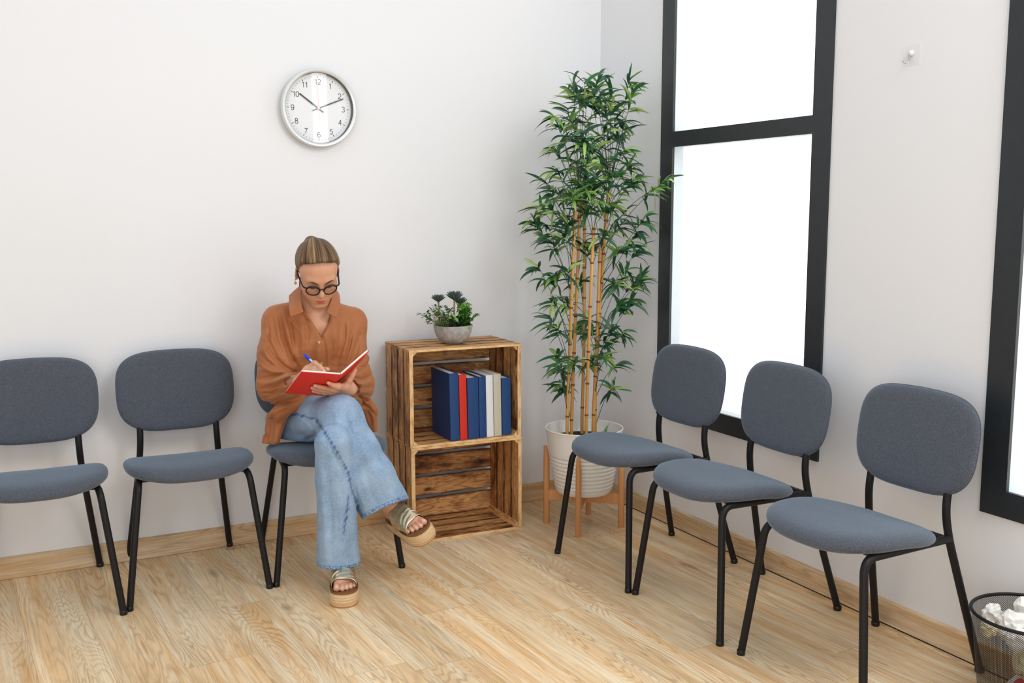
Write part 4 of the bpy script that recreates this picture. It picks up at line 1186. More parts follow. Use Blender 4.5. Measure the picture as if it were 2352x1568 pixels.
# lips
for s in (-1, 1):
    B.chain([hl(s * .0225, .0835, -.0560), hl(s * .012, .0930, -.0520), hl(0, .0955, -.0520)], [.0030, .0048, .0046], .004)
    B.chain([hl(s * .0205, .0835, -.0580), hl(s * .010, .0910, -.0630), hl(0, .0925, -.0635)], [.0030, .0056, .0060], .004)
    B.chain([hl(s * .0245, .0865, -.0565), hl(s * .010, .0990, -.0568), hl(0, .1010, -.0572)], [.0012, .0016, .0016], .003, 'cut')
he(0, .094, -.077, .012, .007, .005, .012, 'cut')
# ears
for s in (-1, 1):
    c = hl(s * .0735, -.010, .004); ax = (nrm(HX * s * .9 - HF * .42), nrm(HF * .95 + HX * s * .40 + HU * .10), nrm(HU - HF * .18))
    B.ell(c, (.0055, .0165, .0300), ax, .006); B.ell(c + ax[0] * .0065, (.0045, .0095, .019), ax, .004, 'cut'); B.ell(c + ax[2] * -.026 + ax[0] * 0, (.005, .008, .008), ax, .005)
# --- right hand (writing)
def finger(pts, rs, k=.004): B.chain([np.asarray(p) for p in pts], rs, k)
rI = [at(706, 846, -.595), at(723, 833, -.622), at(735.5, 842.5, -.643), at(744.5, 853, -.652)]
rM = [at(702, 852, -.60), at(722, 846.5, -.628), at(734, 852, -.642), at(743, 858, -.648)]
rR = [at(699, 858, -.60), at(718, 853.5, -.635), at(728, 860, -.640), at(726, 866, -.622)]
rP = [at(697, 864, -.595), at(713, 861, -.628), at(721, 867, -.632), at(718, 872, -.615)]
rT = [at(700, 866, -.555), at(722, 853, -.575), at(741, 848, -.602), at(752.5, 848, -.622)]
for f, r in ((rI, .0082), (rM, .0082), (rR, .0078), (rP, .0070)): finger(f, [r * 1.12, r * 1.06, r * .98, r * .86])
finger(rT, [.0125, .0105, .0092, .0084])
for f in (rI, rM, rR, rP): B.cone(wrR, f[0], .018, .0105, .012)
B.cone(wrR, rT[0], .019, .0125, .012)
# --- left hand (under the notebook)
OFF = .0085
cov = lambda px, py, o=OFF: oncover(px, py, o)
lI = [cov(777, 887, .012), cov(765, 884.5, .0105), cov(759, 881.5), cov(753.5, 878.5)]
lM = [cov(768, 894, .013), cov(746, 890.5, .0115), cov(734, 888), cov(723, 885.5)]
lR = [cov(766, 899, .013), cov(743, 896.5, .011), cov(729, 893.5), cov(717, 890.5)]
lP = [cov(766, 903, .012), cov(746, 902.5, .010), cov(732, 900.5), cov(719.5, 898)]
lT = [at(795, 886, -.585), at(802, 874, -.602), at(809, 862, -.607), at(815.5, 850, -.607)]
for f, r in ((lI, .0084), (lM, .0084), (lR, .0080), (lP, .0070)): finger(f, [r * 1.12, r * 1.03, r * .96, r * .84])
finger(lT, [.0130, .0108, .0092, .0082])
for f in (lI, lM, lR, lP): B.cone(wrL, f[0], .0195, .0115, .012)
B.cone(wrL, lT[0], .019, .0135, .012)
# --- feet
TOES = []
for foot, sgn, ank in ((footL, -1, ankL), (footR, 1, ankR)):      # sgn: side of the big toe in w (left foot: towards -w)
    B.cone(ank, foot(.030, 0, .030), .031, .028, .02).cone(ank, foot(.10, 0, .038), .029, .024, .03).cone(foot(.03, 0, .028), foot(.165, 0, .020), .026, .018, .02)
    B.cone(foot(.10, sgn * .010, .036), foot(.175, sgn * .020, .019), .022, .0155, .02).cone(foot(.08, -sgn * .014, .026), foot(.165, -sgn * .026, .017), .020, .0145, .02)
    for i, (w, l0, l1, r) in enumerate(((.0270, .178, .226, .0118), (.0080, .180, .226, .0088), (-.0075, .178, .219, .0083), (-.0220, .172, .210, .0078), (-.0350, .164, .197, .0074))):
        a = foot(l0, sgn * w * .92, .018 - .0015 * i); b = foot((l0 + l1) / 2, sgn * w, .0165); c = foot(l1 - r, sgn * w, r + .0015)
        B.chain([a, b, c], [r * .98, r * .84, r * .97], .0018); TOES.append((foot, c, r, sgn * w, l1))
def rest_cut(X, Y, Z):
    seat = np.maximum(Z - .4940, -(Y + .640))
    back = np.maximum(-(Y + .172 + .95 * (X + 1.461) ** 2), .512 - Z)
    back = np.maximum(back, np.abs(X + 1.461) - .23)
    return np.minimum(seat, back)
REST = (V3(-1.8, -.70, .03), V3(-1.1, -.10, 1.0))
CVC = (TL + ST) / 2 + S_ * BLEN / 2; W1_ = np.linalg.norm(TL - ST)
def book_cut(full):
    def fn(X, Y, Z):
        x = X - TL[0]; y = Y - TL[1]; z = Z - TL[2]
        E1_ = nrm(TL - ST); d = x * N1[0] + y * N1[1] + z * N1[2]; a = x * S_[0] + y * S_[1] + z * S_[2]; b = -(x * E1_[0] + y * E1_[1] + z * E1_[2])
        e = np.maximum(np.maximum(-a, a - BLEN) - .004, np.maximum(-b, b - W1_) - .004)
        t = -.0112 - d if full else np.maximum(-.0112 - d, d - .0004)
        return np.maximum(e, t)
    return fn
BKB = (CVC - .17, CVC + .17)
B.op(rest_cut, *REST, .003, 'cut'); B.op(book_cut(False), *BKB, .001, 'cut')
P_, Q_ = B.mesh(2); P_, Q_ = largest_piece(P_, Q_)
me = np_mesh('body', P_, Q_, PR)
# skin tint per vertex
px, py = pix(P_)
SK = np.array(lin(214, 160, 128)[:3]); col = np.tile(SK, (len(P_), 1))
def tint(d, r0, r1, rgb, amt=1.0):
    global col
    w = (1 - sstep(r0, r1, d))[:, None] * amt; col = col * (1 - w) + np.array(lin(*rgb)[:3]) * w
hloc = np.stack([(P_ - HO) @ HX, (P_ - HO) @ HF, (P_ - HO) @ HU], 1)
isface = (hloc[:, 1] > .02) & (np.linalg.norm(hloc, axis=1) < .17)
for s in (-1, 1): tint(np.where(isface, np.linalg.norm((hloc - [s * .040, .07, -.025]) / [1, 1, 1], axis=1), 9), .008, .034, (214, 140, 116), .5)
tint(np.where(isface, np.linalg.norm(hloc - [0, .108, -.02], axis=1), 9), .004, .018, (214, 140, 118), .45)
lipd = np.minimum(seg3(hloc, [(-.0215, .0845, -.0563), (-.011, .0945, -.0525), (0, .0975, -.0535), (.011, .0945, -.0525), (.0215, .0845, -.0563)]), seg3(hloc, [(-.019, .0855, -.0580), (-.009, .0935, -.0618), (0, .0955, -.0622), (.009, .0935, -.0618), (.019, .0855, -.0580)]))
tint(lipd, .0042, .0066, (196, 92, 84), .9)
tint(seg3(hloc, [(-.022, .087, -.0567), (0, .0985, -.0570), (.022, .087, -.0567)]), .0004, .0022, (130, 52, 50), .6)
for s in (-1, 1): tint(np.where(isface, np.linalg.norm((hloc - [s * .0315, .083, .0095]) / [1.3, 1, 1], axis=1), 9), .004, .016, (196, 138, 112), .45)
# hair roots: the scalp under the hair and a soft fringe of fine hairs at the hairline
_e1 = hloc[:, 1] - (.012 + .40 * np.maximum(hloc[:, 2] - .005, 0)); _e2 = (.0860 - 5.0 * hloc[:, 0] ** 2) - hloc[:, 2]; _in = np.minimum(_e1, _e2)
_w = (1 - sstep(-.011, .003, _in + .0025 * np.sin(hloc[:, 0] * 1300) + .002 * np.sin(hloc[:, 0] * 2300 + 1))) * (np.linalg.norm(hloc, axis=1) < .17) * (hloc[:, 2] > -.012) * (np.abs(hloc[:, 0]) < .0745)
col = col * (1 - .82 * _w[:, None]) + np.array(lin(104, 72, 50)[:3]) * .82 * _w[:, None]
# nails
nails = []
def nail(tip, prev, r, toward, frac=.72):
    tip = np.asarray(tip); ax = nrm(tip - np.asarray(prev)); up = np.asarray(toward) - ax * (np.asarray(toward) @ ax); up = nrm(up); c = tip + up * r * .8 + ax * r * .15
    d = P_ - c; sd = np.cross(ax, up); q = np.sqrt(((d @ ax) / (r * .95)) ** 2 + ((d @ sd) / (r * .62)) ** 2 + ((d @ up) / (r * .7)) ** 2); tint(q, .75, 1.05, (238, 190, 170), .85)
tocam = nrm(CAM_O - P_.mean(0))
for f, r in ((lI, .0070), (lM, .0070), (lR, .0067), (lP, .0058), (rI, .0070), (rM, .007)): nail(f[3], f[2], r, tocam)
nail(rT[3], rT[2], .0084, tocam); 
for foot, c, r, w, l1 in TOES: nail(c, foot(l1 - .04, w, .014), r, (foot(0, 0, 1) - foot(0, 0, 0)), .7)
hand_m = np.minimum(np.linalg.norm(P_ - wrR, axis=1), np.linalg.norm(P_ - wrL, axis=1)); tint(hand_m, .06, .13, (222, 172, 144), .55)
cattr(me, 'skin', np.clip(col, 0, 1))
SKM = Mat('skin', (.6, .35, .25, 1), .46)
ca = SKM.n('ShaderNodeVertexColor', layer_name='skin').outputs[0]; sn = SKM.noise(SKM.coord(), 60, 3)
SKM.color(SKM.mix(SKM.math('MULTIPLY', sn, .25), ca, SKM.mix(1.0, ca, (.80, .68, .64, 1), 'MULTIPLY')))
SKM.b.inputs['Subsurface Weight'].default_value = .12; SKM.b.inputs['Subsurface Radius'].default_value = (.012, .005, .003); SKM.b.inputs['Subsurface Scale'].default_value = .5
SKM.b.inputs['Specular IOR Level'].default_value = .4
put('body', me, SKM.m, person)
def pbuild(mb, name, mat, parent=None, smooth=60):
    """build world-space geometry as a child of the person"""
    mb.v = [tuple(np.asarray(v) - PR) for v in mb.v]; return mb.build(name, mat, parent or person, smooth=smooth)

# ================================================================= hair
Hh = Vol(HO - .16, HO + .17, .0021)
Hh.ell(hl(0, -.016, .045), (.0785, .0955, .0770), HAX, .02); Hh.ell(hl(0, .014, .049), (.0705, .0655, .0640), HAX, .02); Hh.ell(hl(0, -.055, .00), (.066, .052, .062), HAX, .02)
bunc = hl(-.004, -.096, .057); Hh.ell(bunc, (.031, .028, .030), HAX, .012); Hh.ell(hl(-.010, -.102, .070), (.020, .019, .018), HAX, .008)
# face opening: cut everything in front of a curved hairline
def facecut(X, Y, Z):
    x = X - HO[0]; y = Y - HO[1]; z = Z - HO[2]
    a = x * HX[0] + y * HX[1] + z * HX[2]; f = x * HF[0] + y * HF[1] + z * HF[2]; u = x * HU[0] + y * HU[1] + z * HU[2]
    line = .012 + .0 * a                       # plane f > line(u): lower down the opening reaches back to the ears
    hair_u = .0860 - 5.0 * a * a                # height of the hairline across the forehead
    g1 = np.minimum(f - (.012 + .40 * np.maximum(u - .005, 0)), hair_u - u)   # >0 inside opening
    g2 = np.minimum(-.030 - u, f + .055)     # below: neck
    return -g2
Hh.op(facecut, HO - .2, HO + .2, .004, 'cut')
def hairphi(P):
    d = P - bunc; t_ = nrm(HF * .65 + HU * .76 * 0 + HF * .2)
    tt = nrm(HF * .80 + HU * .45); return np.arctan2(d @ HX, d @ tt), np.linalg.norm(d, axis=1)
def strands(P):
    ph, rh = hairphi(P); rs = np.random.RandomState(4); out = np.zeros(len(P))
    for k in range(9):
        f = rs.uniform(14, 60); out += np.sin(ph * f + rs.uniform(0, 6.28) + 9 * rh * rs.uniform(-1, 1)) / (1 + f / 40)
    q = np.stack([(P - HO) @ HX, (P - HO) @ HF, (P - HO) @ HU], 1); f, u, a = q[:, 1], q[:, 2], q[:, 0]
    e1 = (f - (.012 + .40 * np.maximum(u - .005, 0))); e2 = (.0860 - 5.0 * a ** 2) - u
    inn = np.minimum(e1, e2)                        # > 0 inside the face opening; distance to the hairline outside it
    hairline = sstep(0, .020, -inn)
    return out * .0005 * sstep(.03, .07, rh) * hairline + .0100 * (1 - hairline) + .05 * (inn > 0)
Hh.near(strands, .045)
HP, HQ = Hh.mesh(1); HP, HQ = largest_piece(HP, HQ)
me = np_mesh('hair', HP, HQ, PR); hx = np.stack([(HP - HO) @ HX, (HP - HO) @ HF, (HP - HO) @ HU], 1); hedge = np.where(hx[:, 1] > .0, np.minimum(hx[:, 2] - (.0860 - 5.0 * hx[:, 0] ** 2), 1), 1.0); hedge = np.where(np.abs(hx[:, 0]) < .068, hedge, 1.0); fattr(me, 'edge', np.clip(hedge / .016, 0, 1))
ph, rh = hairphi(HP); fattr(me, 'phi', ph); fattr(me, 'rho', rh)
HM = Mat('dark_blonde_hair', (.2, .13, .08, 1), .5)
pa = HM.n('ShaderNodeAttribute', attribute_name='phi').outputs['Fac']; ra = HM.n('ShaderNodeAttribute', attribute_name='rho').outputs['Fac']
vv = HM.comb(HM.math('MULTIPLY', pa, 5.0), HM.math('MULTIPLY', ra, 6.0)); n1 = HM.noise(HM.mapv(vv, (1.6, .7, 1)), 1.0, 2); n2 = HM.noise(HM.mapv(vv, (7, 1, 1)), 1.0, 3, .6); n3 = HM.noise(HM.mapv(vv, (24, 1.4, 1)), 1.0, 3, .6)
s_ = HM.math('ADD', HM.math('ADD', HM.math('MULTIPLY', n1, .45), HM.math('MULTIPLY', n2, .40)), HM.math('MULTIPLY', n3, .35))
he_ = HM.n('ShaderNodeAttribute', attribute_name='edge').outputs['Fac']
hc_ = (HM.ramp(s_, [(.49, lin(46, 31, 22)), (.59, lin(92, 67, 46)), (.68, lin(152, 122, 84)), (.79, lin(226, 202, 154))]))
HM.color(HM.mix(HM.ramp(HM.math('SUBTRACT', HM.math('MULTIPLY_ADD', n3, .9, .80), HM.math('MULTIPLY', he_, 1.3)), [(.1, 0.0), (.55, .8)]), hc_, lin(112, 80, 58))); HM.bump(n3, .5, .001); HM.b.inputs['Specular IOR Level'].default_value = .3
put('hair', me, HM.m, person)
# brows, lashes
BRM = plain('brow_brown', (84, 54, 36), .8); LSH = plain('lash_dark', (40, 28, 22), .7)
for s in (-1, 1):
    pts = [hl(s * .0125, .0905, .0275), hl(s * .022, .0900, .0310), hl(s * .034, .0850, .0330), hl(s * .046, .0770, .0295)]
    pbuild(MB().tube(bez([Vector(p) + Vector(HF) * .0030 for p in pts], 6), [.0022, .0030, .0034, .0036, .0036, .0035, .0034, .0033, .0031, .0029, .0027, .0025, .0022, .0019, .0016, .0013, .001, .0007, .0004], 8, flat=.5), 'eyebrow', BRM)
    pts = [hl(s * .0180, .0845, .0045), hl(s * .025, .0870, .0012), hl(s * .033, .0860, .0005), hl(s * .0415, .0800, .0030), hl(s * .046, .0755, .006)]
    pbuild(MB().tube(bez(pts, 5), .0011, 6), 'eyelash', LSH)
# ================================================================= glasses
TORT = Mat('dark_tortoise_acetate', lin(44, 24, 22), .22); tn = TORT.noise(TORT.coord(), 130, 3); TORT.color(TORT.mix(TORT.ramp(tn, [(.45, 0.0), (.65, 1.0)]), lin(18, 10, 12), lin(46, 22, 16))); TORT = TORT.m
LENS = Mat('clear_lens', (1, 1, 1, 1), .02); tr = LENS.n('ShaderNodeBsdfTransparent', {'Color': (.97, .97, .97, 1)}); gl = LENS.n('ShaderNodeBsdfGlossy', {'Roughness': .02}); mx = LENS.n('ShaderNodeMixShader', {0: .06}); LENS.nt.links.new(tr.outputs[0], mx.inputs[1]); LENS.nt.links.new(gl.outputs[0], mx.inputs[2]); LENS.nt.links.new(mx.outputs[0], LENS.out.inputs[0])
gz = .0010; frame = MB(); gf = .1035
tilt = .10
def gp(x, u): return hl(x, gf - 1.6 * x * x * 2.2 + (u) * tilt, gz + u)
lens_parts = []
for s in (-1, 1):
    ctr = s * .0315; n = 40; rim = []
    for k in range(n + 1):
        a = 2 * pi * k / n; rim.append(Vector(gp(ctr + s * .0 + .0238 * cos(a), .0215 * sin(a) + (.0012 if sin(a) > 0 else 0))))
    frame.tube(rim, [.0025 + .0016 * max(0, sin(2 * pi * k / n)) for k in range(n + 1)], 10, False, up=HF)
    frame.tube([Vector(gp(s * .0545, .012)), Vector(gp(s * .0605, .0125)), Vector(hl(s * .0655, .085, gz + .0125)), ], [.0028, .0032, .0026], 10)
    frame.tube(bez([Vector(hl(s * .0655, .086, gz + .0125)), Vector(hl(s * .0705, .04, .010)), Vector(hl(s * .0745, .0, .020)), Vector(hl(s * .0735, -.028, .004))], 6), .0021, 8, flat=1.5)
    lv = [gp(ctr + .0225 * cos(2 * pi * k / n), .0205 * sin(2 * pi * k / n)) for k in range(n)]
    lens_parts.append(MB().add([gp(ctr, 0)] + lv, [(0, 1 + k, 1 + (k + 1) % n) for k in range(n)]))
frame.tube(bez([Vector(gp(-.0095, .005)), Vector(gp(-.004, .0085)), Vector(gp(.004, .0085)), Vector(gp(.0095, .005))], 5), .0025, 10)
gob = pbuild(frame, 'glasses', TORT)
gob.name = 'glasses'
for lm in lens_parts:
    lm.v = [tuple(np.asarray(v) - PR) for v in lm.v]; lm.build('lens', LENS.m, gob, smooth=180)
# earring
GOLD = Mat('gold', lin(226, 178, 92), .22, 1.0).m
em = MB(); e0 = hl(-.0795, -.004, -.030); em.lathe([(0, -.0035), (.0035, 0), (0, .0035)], e0, 10); em.lathe([(0, -.006), (.0045, -.004), (.0055, .001), (.0015, .006), (0, .0062)], e0 + V3(0, -.002, -.0115), 12)
pbuild(em, 'earring', GOLD)

# ================================================================= blouse
T = Vol((-1.80, -.62, .40), (-1.13, -.14, 1.10), .0030)
T.ecap(at(728, 955, -.255), at(726, 880, -.275), (.150, .155), (.105, .116), (1, 0, 0), .03).ecap(at(726, 880, -.275), at(722, 780, -.315), (.155, .150), (.116, .122), (1, 0, 0), .03).ecap(at(722, 780, -.315), at(724, 722, -.335), (.135, .085), (.110, .084), (1, 0, 0), .03)
for sh, el, wr, s, ex, ey in ((shR, elR, wrR, -1, 639, 815), (shL, elL, wrL, 1, 799, 815)):
    T.cone(nbase + V3(s * .02, .012, .000), sh, .054, .056, .03)
    m = at(ex, ey, -.345)
    T.cone(sh, m, .058, .072, .03).cone(m, el + (el - sh) * -.02, .072, .074, .03)
    cuff = wr + (el - wr) * (.10 if s < 0 else .16)
    T.cone(el, cuff, .068, .041, .03)
T.cone(at(712, 860, -.335), at(742, 860, -.335), .062, .062, .05)
# skirt of the blouse, right hip (image left) and left hip
T.ecap(at(636, 955, -.315), at(622, 1012, -.335), (.030, .026), (.100, .095), (1, 0, 0), .02); T.cone(at(650, 925, -.37), at(612, 1016, -.37), .034, .016, .03)
T.cone(at(690, 918, -.42), at(640, 945, -.42), .030, .030, .03)
T.ecap(at(838, 935, -.30), at(846, 985, -.30), (.034, .028), (.085, .080), (1, 0, 0), .03); T.cone(at(838, 928, -.36), at(857, 945, -.36), .030, .018, .02); T.cone(at(848, 955, -.34), at(858, 990, -.31), .022, .012, .02)
# neck opening (open collar, V down the chest)
VN = [(684, 664), (690, 704), (718, 738), (738, 777), (757, 735), (757, 716), (766, 668), (724, 648)]
def invn(P):
    x, y = pix(P); ins = np.zeros(len(P), bool); n = len(VN)
    for i in range(n):
        x1, y1 = VN[i]; x2, y2 = VN[(i + 1) % n]; c = ((y1 > y) != (y2 > y)) & (x < (x2 - x1) * (y - y1) / (y2 - y1 + 1e-9) + x1); ins ^= c
    d, _ = seg2(x, y, VN + [VN[0]]); return np.where(ins, -d, d) * .00157
def vcut(X, Y, Z):
    XX, YY, ZZ = np.broadcast_arrays(X, Y, Z); P = np.stack([XX.ravel(), YY.ravel(), ZZ.ravel()], 1).astype(float)
    d = invn(P); front = (P[:, 1] + .335); return np.maximum(d, front).reshape(XX.shape)
T.op(vcut, V3(-1.6, -.6, .86), V3(-1.3, -.25, 1.1), .004, 'cut')
T.cone(hl(0, -.02, -.05), nbase + V3(0, -.02, .03), .058, .060, .006, 'cut')
# cuffs: open ends
for wr, el in ((wrR, elR), (wrL, elL)):
    d = nrm(wr - el); T.cone(wr - d * .028, wr + d * .06, .034, .040, .004, 'cut')
FB = [([(640, 711), (652, 775), (666, 815), (682, 843)], 7, .012), ([(626, 730), (634, 780), (655, 826)], 6, .007), ([(606, 785), (630, 822), (655, 845), (682, 856)], 6, .009), ([(648, 715), (664, 780), (680, 830)], 7, -.007),
      ([(697, 724), (708, 760), (702, 805)], 6, .006), ([(690, 735), (696, 790), (690, 825)], 7, -.005), ([(715, 745), (722, 800), (718, 850)], 8, .004),
      ([(741, 770), (748, 800), (749, 852)], 2.6, .0045), ([(783, 735), (781, 775), (766, 839)], 8, .007), ([(800, 722), (800, 770), (782, 830)], 9, -.006), ([(824, 772), (814, 808), (802, 842)], 6, .008), ([(826, 740), (812, 790), (795, 835)], 6, -.005), ([(848, 795), (832, 828), (806, 852)], 6, .007), ([(816, 725), (822, 760), (824, 800)], 8, .001),
      ([(598, 871), (640, 862), (687, 851)], 5, .009), ([(600, 893), (640, 884), (664, 868)], 5, .008), ([(612, 912), (640, 900), (668, 898)], 5, .007), ([(595, 850), (625, 845), (660, 852)], 6, -.006), ([(605, 884), (635, 874), (660, 860)], 5, -.005),
      ([(852, 862), (830, 872), (808, 868)], 4.5, .008), ([(854, 888), (832, 892), (815, 884)], 5, .007), ([(848, 908), (828, 906), (812, 912)], 5, .006), ([(853, 875), (835, 881), (812, 877)], 5, -.005), ([(845, 848), (825, 858), (806, 858)], 5, -.005),
      ([(612, 940), (640, 925), (690, 915)], 6, .008), ([(610, 960), (640, 940), (668, 930)], 5, -.006), ([(622, 965), (618, 990), (612, 1020)], 5, .007), ([(636, 960), (634, 995), (630, 1025)], 4, -.004), ([(838, 932), (850, 955), (856, 985)], 5, .007), ([(828, 925), (846, 935), (862, 955)], 4, .006),
      ([(764, 745), (764, 770), (760, 800)], 6, .003), ([(733, 800), (730, 830), (733, 855)], 6, -.003)]
T.near(folds([(a, b, c * 1.5) for a, b, c in FB]), .035)
FB2 = [([(660, 712), (684, 745), (700, 790)], 4, .0025), ([(664, 730), (690, 760), (706, 800)], 4, -.004), ([(664, 730), (672, 775), (676, 830)], 4, .006), ([(618, 745), (618, 785), (640, 825)], 4, .006), ([(612, 760), (606, 800), (618, 835)], 5, -.005), ([(600, 815), (622, 836), (650, 850)], 3.5, .006), ([(596, 835), (618, 852), (650, 857)], 3.5, -.005),
       ([(725, 790), (716, 825), (712, 850)], 3.5, .004), ([(760, 770), (764, 800), (756, 845)], 4, .005), ([(772, 760), (774, 790), (764, 820)], 4, -.004), ([(792, 745), (792, 780), (776, 830)], 4, .005), ([(808, 760), (802, 800), (788, 838)], 3.5, .006), ([(828, 785), (820, 812), (808, 832)], 3.5, .003), ([(842, 800), (830, 815), (812, 838)], 3.5, -.005), ([(848, 830), (838, 842), (818, 848)], 3.5, .006),
       ([(600, 903), (622, 902), (648, 890)], 3, .005), ([(603, 925), (625, 922), (655, 908)], 3.5, .006), ([(640, 872), (660, 862), (680, 858)], 3, -.004), ([(652, 888), (660, 876), (672, 862)], 3, .005), ([(820, 900), (832, 918), (838, 932)], 3.5, .006), ([(846, 925), (838, 915), (818, 908)], 3.5, .005), ([(606, 985), (612, 1005), (606, 1022)], 3.5, .004), ([(626, 950), (628, 985), (622, 1020)], 3, .004)]
T.near(folds([(a, b, c * 1.5) for a, b, c in FB2]), .035)
T.near(lambda P: .0011 * vnoise(P * [1, 1, .55], 11, 3) + .0006 * vnoise(P, 26, 5), .03)
T.ell(at(722, 1004, -.42), (.055, .12, .045), None, .004, 'cut')
T.op(rest_cut, *REST, .003, 'cut'); T.op(book_cut(True), *BKB, .003, 'cut')
TP, TQ = T.mesh(1); TP, TQ = largest_piece(TP, TQ)
me = np_mesh('blouse', TP, TQ, PR)
BLM = Mat('rust_brown_viscose', lin(176, 106, 58), .52)
n = BLM.noise(BLM.coord(), 9, 3); n2 = BLM.noise(BLM.coord(), 700, 2, .6)
BLM.color(BLM.mix(n, lin(160, 94, 51), lin(180, 112, 66))); BLM.b.inputs['Sheen Weight'].default_value = .25; BLM.b.inputs['Sheen Tint'].default_value = (1, .75, .55, 1); BLM.b.inputs['Specular IOR Level'].default_value = .35
BLM.bump(n2, .12, .0006); BLM = BLM.m
blouse = put('blouse', me, BLM, person)
from mathutils.bvhtree import BVHTree
bvT = BVHTree.FromPolygons([tuple(p) for p in TP], [tuple(q) for q in TQ.tolist()])
def onblouse(px, py, off=.0015):
    d = Vector(_ray(px, py)).normalized(); h = bvT.ray_cast(Vector(CAM_O), d)
    p = h[0] if h[0] is not None else Vector(at(px, py, -.42)); return p - d * off, (h[1] if h[0] is not None else -d)
# collar flaps: folded leaves lying on the blouse, rising to the neck
def flap(rows, name='collar'):
    """rows: neck-side edge to outer edge, each a list of (px, py, y)"""
    nr, nc = len(rows), len(rows[0]); dense = []
    for r in rows: dense.append(bez([Vector(at(*p)) for p in r], 5))
    cols = [bez([dense[i][j] for i in range(nr)], 5) for j in range(len(dense[0]))]
    V = [p for c in cols for p in c]; m = len(cols[0]); F = [(i * m + j, i * m + j + 1, (i + 1) * m + j + 1, (i + 1) * m + j) for i in range(len(cols) - 1) for j in range(m - 1)]
    mb = MB().add(V, F); o = pbuild(mb, name, BLM, blouse, 180)
    md = o.modifiers.new('solid', 'SOLIDIFY'); md.thickness = .0028; md.offset = 0
    return o
flap([[(696, 652, -.355), (692, 672, -.395), (692, 694, -.435), (697, 715, -.462)], [(680, 664, -.350), (677, 685, -.395), (681, 706, -.440), (684, 721, -.466)], [(664, 679, -.345), (664, 698, -.395), (665, 714, -.440), (667, 727, -.462)]])
flap([[(762, 660, -.355), (764, 676, -.395), (758, 696, -.435), (750, 717, -.462)], [(771, 664, -.350), (772, 684, -.395), (769, 706, -.440), (762, 724, -.466)], [(779, 676, -.345), (781, 692, -.395), (778, 712, -.440), (773, 730, -.462)]])
# collar stand round the back of the neck
mb = MB(); ring_ = [Vector(at(690, 655, -.36)), Vector(at(694, 640, -.315)), Vector(at(724, 632, -.285)), Vector(at(756, 640, -.315)), Vector(at(762, 660, -.36))]
mb.tube(bez(ring_, 6), .016, 10, flat=.35); pbuild(mb, 'collar_stand', BLM, blouse)
# placket edges framing the V
mb = MB()
mb.tube(bez([onblouse(697, 716)[0], onblouse(712, 736)[0], onblouse(728, 758)[0], onblouse(739, 780)[0]], 6), .0042, 8, flat=.5)
pbuild(mb, 'placket', BLM, blouse)
mb = MB(); mb.tube(bez([onblouse(754, 720)[0], onblouse(760, 732)[0], onblouse(752, 752)[0], onblouse(741, 776)[0]], 6), .0042, 8, flat=.5); pbuild(mb, 'placket', BLM, blouse)
BTN = plain('tan_button', (206, 170, 130), .35)
for bx, by in ((733, 786), (738, 835), (753, 721)):
    p, n_ = onblouse(bx, by, .0008); mb = MB(); q = Vector(n_).to_track_quat('Z', 'Y').to_matrix().to_4x4()
    mb.lathe([(0, .0014), (.0030, .0014), (.0042, .0022), (.0050, .0016), (.0052, 0), (0, 0)], p, 20, mat=q); pbuild(mb, 'button', BTN, blouse)

# ================================================================= jeans
J = Vol((-1.74, -.92, .04), (-1.10, -.13, .74), .0031)
J.ecap(at(726, 985, -.23), at(726, 935, -.245), (.135, .118), (.100, .092), (1, 0, 0), .03)
J.cone(hipR + V3(-.002, -.02, 0), at(735, 955, -.45), .084, .080, .03).cone(at(735, 955, -.45), kneeR, .080, .070, .03)
axR = [kneeR, at(813, 1040, -.655), at(845, 1100, -.672), at(889, 1172, -.690)]
raR = [.074, .090, .096, .091]; rbR = [.070, .075, .078, .084]
sideR = CR * .88 + CU * .47
for i in range(3): J.ecap(axR[i], axR[i + 1], (raR[i], raR[i + 1]), (rbR[i], rbR[i + 1]), sideR, .03)
# cut the hems
def halfspace(p, n_): 
    p = np.asarray(p); n_ = nrm(n_); return lambda X, Y, Z: -((X - p[0]) * n_[0] + (Y - p[1]) * n_[1] + (Z - p[2]) * n_[2])
aR = nrm(axR[3] - axR[2]); hR0, hR1 = at(829, 1197, -.685), at(946, 1141, -.700)
hdir = nrm(hR1 - hR0); hnR = nrm(aR - hdir * (aR @ hdir)); hnR = nrm(hnR + .36 * nrm(CAM_O - hR0)); hmR = (hR0 + hR1) / 2
J.op(halfspace(hmR, hnR), hmR - .13, hmR + .13, 0, 'cut')
J.ecap(axR[3] - aR * .015, axR[3] + aR * .10, (raR[3] - .008, raR[3] - .007), (rbR[3] - .008, rbR[3] - .007), sideR, .002, 'cut')
J.cone(hipL, kneeL, .080, .066, .02)
axL = [kneeL, at(768, 1100, -.695), at(774, 1190, -.688), at(778, 1298, -.680)]
raL = [.064, .070, .070, .078]; rbL = [.064, .066, .070, .078]
for i in range(3): J.ecap(axL[i], axL[i + 1], (raL[i], raL[i + 1]), (rbL[i], rbL[i + 1]), CR, .006 if i else .012)
hL0, hL1 = at(728, 1300, -.67), at(827, 1289, -.67); hdl = nrm(hL1 - hL0); aL = V3(0, 0, -1.); hnL = nrm(aL - hdl * (aL @ hdl)); hnL = nrm(hnL + V3(0, -.10, 0)); hmL = (hL0 + hL1) / 2
J.op(halfspace(hmL, hnL), hmL - V3(.11, .13, .12), hmL + V3(.11, .13, .12), 0, 'cut')
